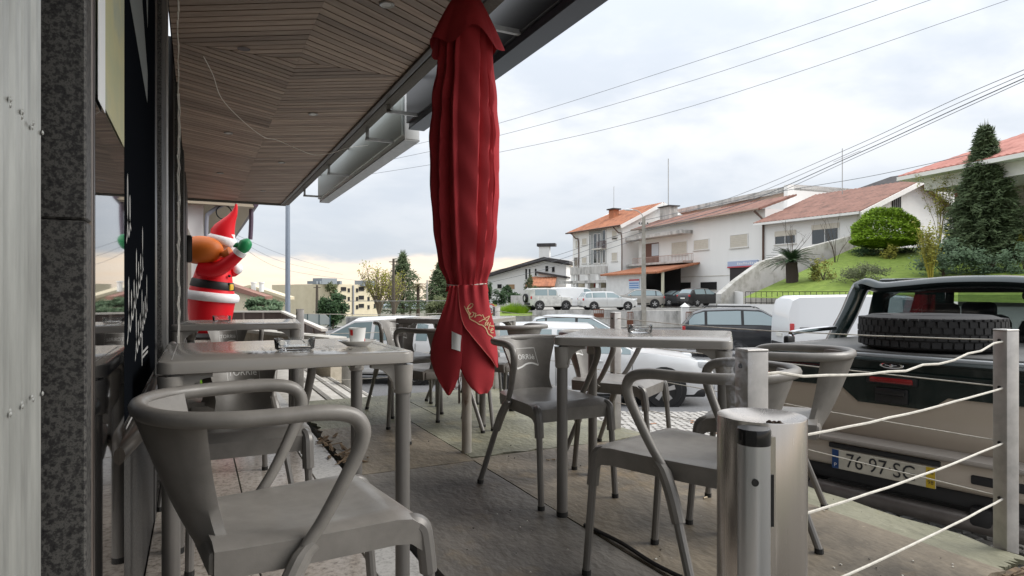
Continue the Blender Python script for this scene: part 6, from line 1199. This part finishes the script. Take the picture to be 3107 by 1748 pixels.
def fronds(t, c, n, length, m, seed, width=.16, droop=.8, up=.9, leaf=26):
    rr = random.Random(seed); vs = []; fs = []
    for k in range(n):
        a = 2 * pi * k / n * 2.4 + rr.uniform(-.2, .2); el = rr.uniform(.05, 1.0) * up; l = length * rr.uniform(.8, 1.1); P = []
        for i in range(leaf + 1): s = i / leaf; P.append(V(c) + V((cos(a) * l * s * cos(el * (1 - .3 * s)), sin(a) * l * s * cos(el * (1 - .3 * s)), l * (s * sin(el) - droop * .5 * s * s))))
        for i in range(1, leaf):
            tdir = (P[i + 1] - P[i - 1]).normalized(); sd_ = tdir.cross(V((0, 0, 1))).normalized()
            for q in (-1, 1):
                o = len(vs); w = width * sin(pi * min(1, .12 + i / leaf * .9)) ; tip = P[i] + sd_ * q * w + tdir * w * .5 + V((0, 0, .03)); b = tdir * l / leaf * .42
                vs += [P[i] - b, P[i] + b, tip]; fs.append((o, o + 1, o + 2))
    return MB().add(vs, fs).build('fronds', m, t, None, fix=False)
# garden on the right
cy = thing('cycad_palm', 'stout cycad palm with dark arching fronds on the lawn', 'palm', at(2403, 874, 36.2)); hb = 78 * 36 / F; MB().tube([(0, 0, -.2), (.02, 0, hb * .5), (-.05, 0, hb)], [.30, .34, .30], 12).build('trunk', mat('scaly_trunk', (.06, .045, .04), .95, bump=1.0, bscale=22), cy); fronds(cy, (-.05, 0, hb), 84, 1.62, LD, 3, .19, .8, 1.2)
tp = thing('topiary_tree', 'bright green dome-shaped topiary tree before the gabled house', 'tree', at(2686, 770, 43)); rr = random.Random(5); k_ = 43 / F; zc_ = (770 - 728) * k_; rx_, rt_, rb_ = 92 * k_, 98 * k_, 22 * k_; vs = []; fs = []
for i in range(24000):                     # clipped dome: leaves packed on a lumpy shell
    d = V((rr.gauss(0, 1), rr.gauss(0, 1), rr.gauss(0, 1))).normalized(); lump = 1 + .05 * sin(9 * d.x + 3) * sin(8 * d.y) + .05 * sin(11 * d.z + 5 * d.x); q = lump * (1 - .22 * rr.random() ** 2); p = V((d.x * rx_ * q, d.y * rx_ * q, zc_ + d.z * (rt_ if d.z > 0 else rb_) * q)); a = (d + V((rr.gauss(0, .6), rr.gauss(0, .6), rr.gauss(0, .6) + .3))).normalized(); b = a.orthogonal().normalized(); z = .17 * rr.uniform(.6, 1.5); o = len(vs); vs += [p - a * z * .5, p + b * z * .3, p + a * z * .6, p - b * z * .3]; fs.append((o, o + 1, o + 2, o + 3))
MB().add(vs, fs).build('crown', LG, tp, None, fix=False); g = MB(); g.tube([(0, 0, -.2), (.05, 0, .6), (0, 0, zc_ + .5)], [.14, .11, .08], 8)
for i in range(7): a = i * .9; g.tube([(0, 0, .45), (1.1 * cos(a), 1.1 * sin(a), zc_ + .5)], [.06, .02], 6)
g.build('trunk', m_bark, tp)
conifer('conifer', 'tall dark green conifer in front of the villa', 2988, 800, 388, 37.5, 128, LC, 46000, .27, 6, 46)
bush('round_shrub', 'round olive shrub on the lawn behind the white van', 2628, 845, 34, 92, 48, LO, 5200, .10, seed=7); bush('sage_shrub', 'grey green feathery shrub below the conifer', 2862, 792, 34.5, 82, 52, LB, 4600, .14, seed=8); bush('sage_shrub', 'small grey green shrub right of the feathery one', 2992, 802, 34, 52, 40, LB, 2400, .12, seed=9)
bush('dark_hedge', 'dark low hedge under the topiary tree', 2760, 752, 43.5, 60, 22, LD, 2200, .11, seed=10); bush('leafy_shrub', 'small pale green shrub beside the cycad palm', 2500, 832, 35.5, 38, 44, LY, 1500, .11, seed=11); bush('leafy_shrub', 'yellow green shrub under the right side of the topiary', 2700, 775, 41, 24, 32, LY, 900, .11, seed=12); bush('dark_hedge', 'dark shrub at the left foot of the topiary tree', 2622, 770, 43, 36, 22, LD, 1200, .11, seed=13); bush('garden_bush', 'bright bush at the right photo edge behind the pickup', 3110, 800, 33, 60, 70, LB, 2600, .13, seed=14); bush('yellow_bush', 'small yellow bush at the right photo edge', 3092, 745, 36, 16, 34, LY, 700, .09, seed=15)
def stems(name, label, base, n, h, spread, m, seed, leafm=None, nl=0, size=.1, curve=.3, r=.02):
    t = thing(name, label, 'tree' if h > 2 else 'plant', base); rr = random.Random(seed); g = MB(); tips = []
    for k in range(n):
        a = rr.uniform(0, 2 * pi); s = spread * rr.uniform(.2, 1); hh = h * rr.uniform(.65, 1.05); P = crom([(.06 * cos(a), .06 * sin(a), 0), (s * .25 * cos(a), s * .25 * sin(a), hh * .35), (s * .7 * cos(a + .2), s * .7 * sin(a + .2), hh * .7), (s * cos(a + curve), s * sin(a + curve), hh)], 3); g.tube(P, [r * (1 - .8 * i / len(P)) for i in range(len(P))], 5); tips += P[len(P) // 2:]
        for j in range(3): q = P[rr.randrange(4, len(P) - 1)]; e = q + V((rr.gauss(0, .2) * spread, rr.gauss(0, .2) * spread, rr.uniform(.1, .3) * h)); g.tube([q, e], [r * .4, r * .15], 4); tips.append(e)
    g.build('branches', m, t)
    if leafm:
        vs = []; fs = []
        for i in range(nl):
            c = V(tips[rr.randrange(len(tips))]) + V((rr.gauss(0, size), rr.gauss(0, size), rr.gauss(0, size))); d = V((rr.gauss(0, 1), rr.gauss(0, 1), rr.gauss(0, 1))).normalized(); s = d.orthogonal(); o = len(vs); vs += [c - d * size * .5, c + s * size * .3, c + d * size * .6, c - s * size * .3]; fs.append((o, o + 1, o + 2, o + 3))
        MB().add(vs, fs).build('crown', leafm, t, None, fix=False)
    return t
stems('bamboo_clump', 'yellow green upright bamboo clump on the lawn', at(2825, 885, 33), 22, 3.4, .75, mat('bamboo_stem', (.36, .30, .05), .6), 16, LY, 900, .13, .3, .022)
stems('bare_tree', 'small bare branching tree behind the cycad palm', at(2400, 800, 40), 7, 2.6, 1.4, m_bark, 17); stems('bare_tree', 'thin bare tree before the gabled house windows', at(2535, 800, 41), 6, 3.0, 1.2, m_bark, 18); stems('dry_tree', 'dry yellowish tree left of the conifer', at(2850, 740, 40), 12, 4.2, 1.2, mat('dry_twig', (.24, .19, .11), .9), 19, LY, 1500, .11)
# left distance
conifer('cedar_tree', 'tall open cedar with layered dark branches in the distance', 1222, 962, 772, 90, 86, LC, 5200, .42, 21, 15, droop=.05); conifer('dark_cedar', 'dense dark cedar partly hidden by the parasol', 1338, 950, 795, 68, 76, LC, 6200, .34, 22, 22, droop=.1)
bush('laurel_tree', 'rounded dark green tree above the pale hatchback', 1010, 938, 42, 36, 44, LD, 5600, .17, 'tree', 23, trunk=.3); bush('slender_tree', 'narrow leafy treetop beside the apartment block', 1006, 880, 60, 16, 22, LO, 900, .16, 'tree', 24, trunk=1.5); bush('feathery_bush', 'light green feathery bush behind the brown panel fence', 805, 928, 29, 52, 24, LB, 3600, .13, 'bush', 25); bush('broad_bush', 'pale green bush beside the parasol fabric', 1330, 935, 48, 40, 30, LO, 2400, .16, 'bush', 26)
stems('pollarded_tree', 'bare pollarded tree with upright shoots and yellowing leaves', at(1150, 958, 74), 30, 5.2, 2.5, mat('pale_bark', (.20, .165, .12), .9), 27, LY, 1300, .20, .3, .07); stems('pollarded_tree', 'second bare upright tree right of the apartment windows', at(1196, 958, 78), 22, 4.8, 1.7, mat('pale_bark', (.20, .165, .12), .9), 28, LY, 500, .18, .3, .07)
pt = thing('fan_palm', 'slender palm with drooping dry fronds right of the cedar', 'palm', at(1268, 958, 80)); hp_ = 88 * 80 / F; MB().tube([(0, 0, -.5), (.05, 0, hp_ * .5), (0, 0, hp_)], [.28, .2, .2], 8).build('trunk', m_bark, pt); fronds(pt, (0, 0, hp_), 40, 1.5, leaf_mat('dry_palm', (.10, .09, .045), (.20, .18, .09), (.30, .26, .15)), 29, .24, 1.5, 1.2, 14)
pt = thing('small_palm', 'small palm standing between the two distant cedars', 'palm', at(1245, 955, 95)); MB().tube([(0, 0, -.5), (0, 0, 2.0)], .16, 8).build('trunk', m_bark, pt); fronds(pt, (0, 0, 2.0), 26, 1.3, LD, 30, .22, .9, 1.2, 12)
for i, (sx, sy, Z, rw, rh, m, lb_) in enumerate(((1478, 885, 70, 14, 40, LD, 'dark shrub just right of the parasol fabric'), (1515, 905, 70, 22, 26, LD, 'dark spiky shrub below the modern house'), (1540, 880, 78, 14, 14, LD, 'small palm-like shrub before the wooden garage door'), (1560, 905, 68, 22, 18, LD, 'low dark shrub above the grassy tuft'), (1490, 940, 45, 14, 14, LY, 'yellow bush beside the round traffic sign'), (1605, 870, 84, 12, 34, LO, 'slim airy tree before the slot windows'), (1622, 885, 82, 18, 16, LO, 'olive bush beside the orange carport'))): bush('garden_shrub', lb_, sx, sy, Z, rw, rh, m, 1300, .2, 'bush', 40 + i)
tf_ = thing('grass_tuft', 'bright green grassy mound on the bank behind the parasol', 'grass', at(1562, 950, 50)); rr = random.Random(9); vs = []; fs = []
for i in range(1500):
    a, q = rr.uniform(0, 2 * pi), rr.random() ** .5; b = V((1.0 * q * cos(a), .6 * q * sin(a), 0)); e = b * 1.35 + V((rr.gauss(0, .1), rr.gauss(0, .1), rr.uniform(.5, 1.0) * (1.1 - .5 * q))); o = len(vs); vs += [b + V((-.02, 0, 0)), b + V((.02, 0, 0)), e]; fs.append((o, o + 1, o + 2))
MB().add(vs, fs).build('blades', LG, tf_, None, fix=False)
tag(MB().grid(lambda u, v: at(1470 + 200 * u, 958 - 12 * v, 46 + 6 * v), 10, 3).build('grass_bank', m_grass), kind='structure')
# fallen leaves on the road edge
g = MB(); rr = random.Random(12)
for k in range(16): p = at(rr.uniform(1950, 2200), HY, rr.uniform(7.5, 9.5)); z = zg(depth(p)) + .04 if depth(p) < 8.7 else zg(depth(p)) + .008; g.box((p.x, p.y, z), (.05, .035, .004), rr.uniform(0, 3))
tag(g.build('fallen_leaves', mat('dry_leaf', (.30, .13, .06), .9), None, None), 'dry brown leaves scattered along the road edge', 'leaves', kind='stuff')
# ------------------------------------------------------------------ overhead wires
m_line = mat('overhead_wire', (.16, .17, .19), .6)
def wire(label, pts, r=.009):
    P = crom([at(*p) for p in pts], 8); tag(MB().tube(P, r, 5).build('overhead_wire', m_line), label, 'wire', 'overhead wires')
wire('upper of three wires crossing the sky behind the parasol', [(1080, 480, 34), (1500, 378, 30), (2100, 190, 26), (2720, -20, 22)]); wire('middle of three wires crossing the sky behind the parasol', [(1060, 510, 34), (1500, 415, 30), (2100, 245, 26), (2880, -20, 22)]); wire('lower of three wires crossing the sky behind the parasol', [(1030, 543, 34), (1500, 465, 30), (2100, 322, 26), (3140, -28, 22)])
for i, (dy, nm_) in enumerate(((0, 'top'), (16, 'second'), (30, 'thick third'), (40, 'lowest'))): wire(f'{nm_} wire of the bundle running from the lamp pole to the upper right', [(1955, 688 + dy * .35, 44.4), (2250, 588 + dy, 38), (2600, 440 + dy * .9, 30), (2900, 300 + dy, 25), (3160, 190 + dy * .8, 21)], .013 if i != 2 else .02)
wire('single wire from the lamp pole passing over the brown roof', [(1956, 668, 44.4), (2320, 590, 42), (2640, 535, 40), (2940, 470, 38)], .018)
for i, (y0, y1, nm_) in enumerate(((690, 835, 'upper'), (705, 850, 'middle'), (722, 868, 'lower'))): wire(f'{nm_} wire running left from the lamp pole past the townhouse', [(1948, y0, 44.4), (1800, y0 + 48, 50), (1650, y0 + 96, 56), (1440, y1, 66)], .017)
for i, (a, b) in enumerate(((703, 890), (720, 905), (735, 985))): wire(['upper', 'middle', 'lower'][i] + ' faint wire fanning right from behind the raised mitten', [(690, 700 + 6 * i, 22), (850, 770 + 22 * i, 26), (1000 + 40 * i, 815 + 18 * i, 34)], .006)
# thin smoke rising from the ash bin
smk = MB().lathe([(.006, 0), (.016, .02), (.022, .05), (.026, .08), (.03, .11), (.02, .14), (.004, .15)], 14).build('smoke', None, None, 60); smk.location = (.955 - .045, .866 + .015, .682)
mm = bpy.data.materials.new('smoke_volume'); mm.use_nodes = True; T = mm.node_tree; T.nodes.clear(); o = T.nodes.new('ShaderNodeOutputMaterial'); vp = T.nodes.new('ShaderNodeVolumePrincipled'); vp.inputs['Color'].default_value = (.75, .78, .85, 1); t = T.nodes.new('ShaderNodeTexCoord'); n = T.nodes.new('ShaderNodeTexNoise'); n.inputs['Scale'].default_value = 38; n.inputs['Detail'].default_value = 3; n.inputs['Distortion'].default_value = 2.5; T.links.new(t.outputs['Object'], n.inputs['Vector']); mr = T.nodes.new('ShaderNodeMapRange'); mr.inputs[1].default_value = .52; mr.inputs[2].default_value = .72; mr.inputs[4].default_value = 24; T.links.new(n.outputs[0], mr.inputs[0]); T.links.new(mr.outputs[0], vp.inputs['Density']); T.links.new(vp.outputs[0], o.inputs['Volume']); smk.data.materials.append(mm); tag(smk, 'thin wisp of cigarette smoke above the ash bin', 'smoke', kind='stuff')
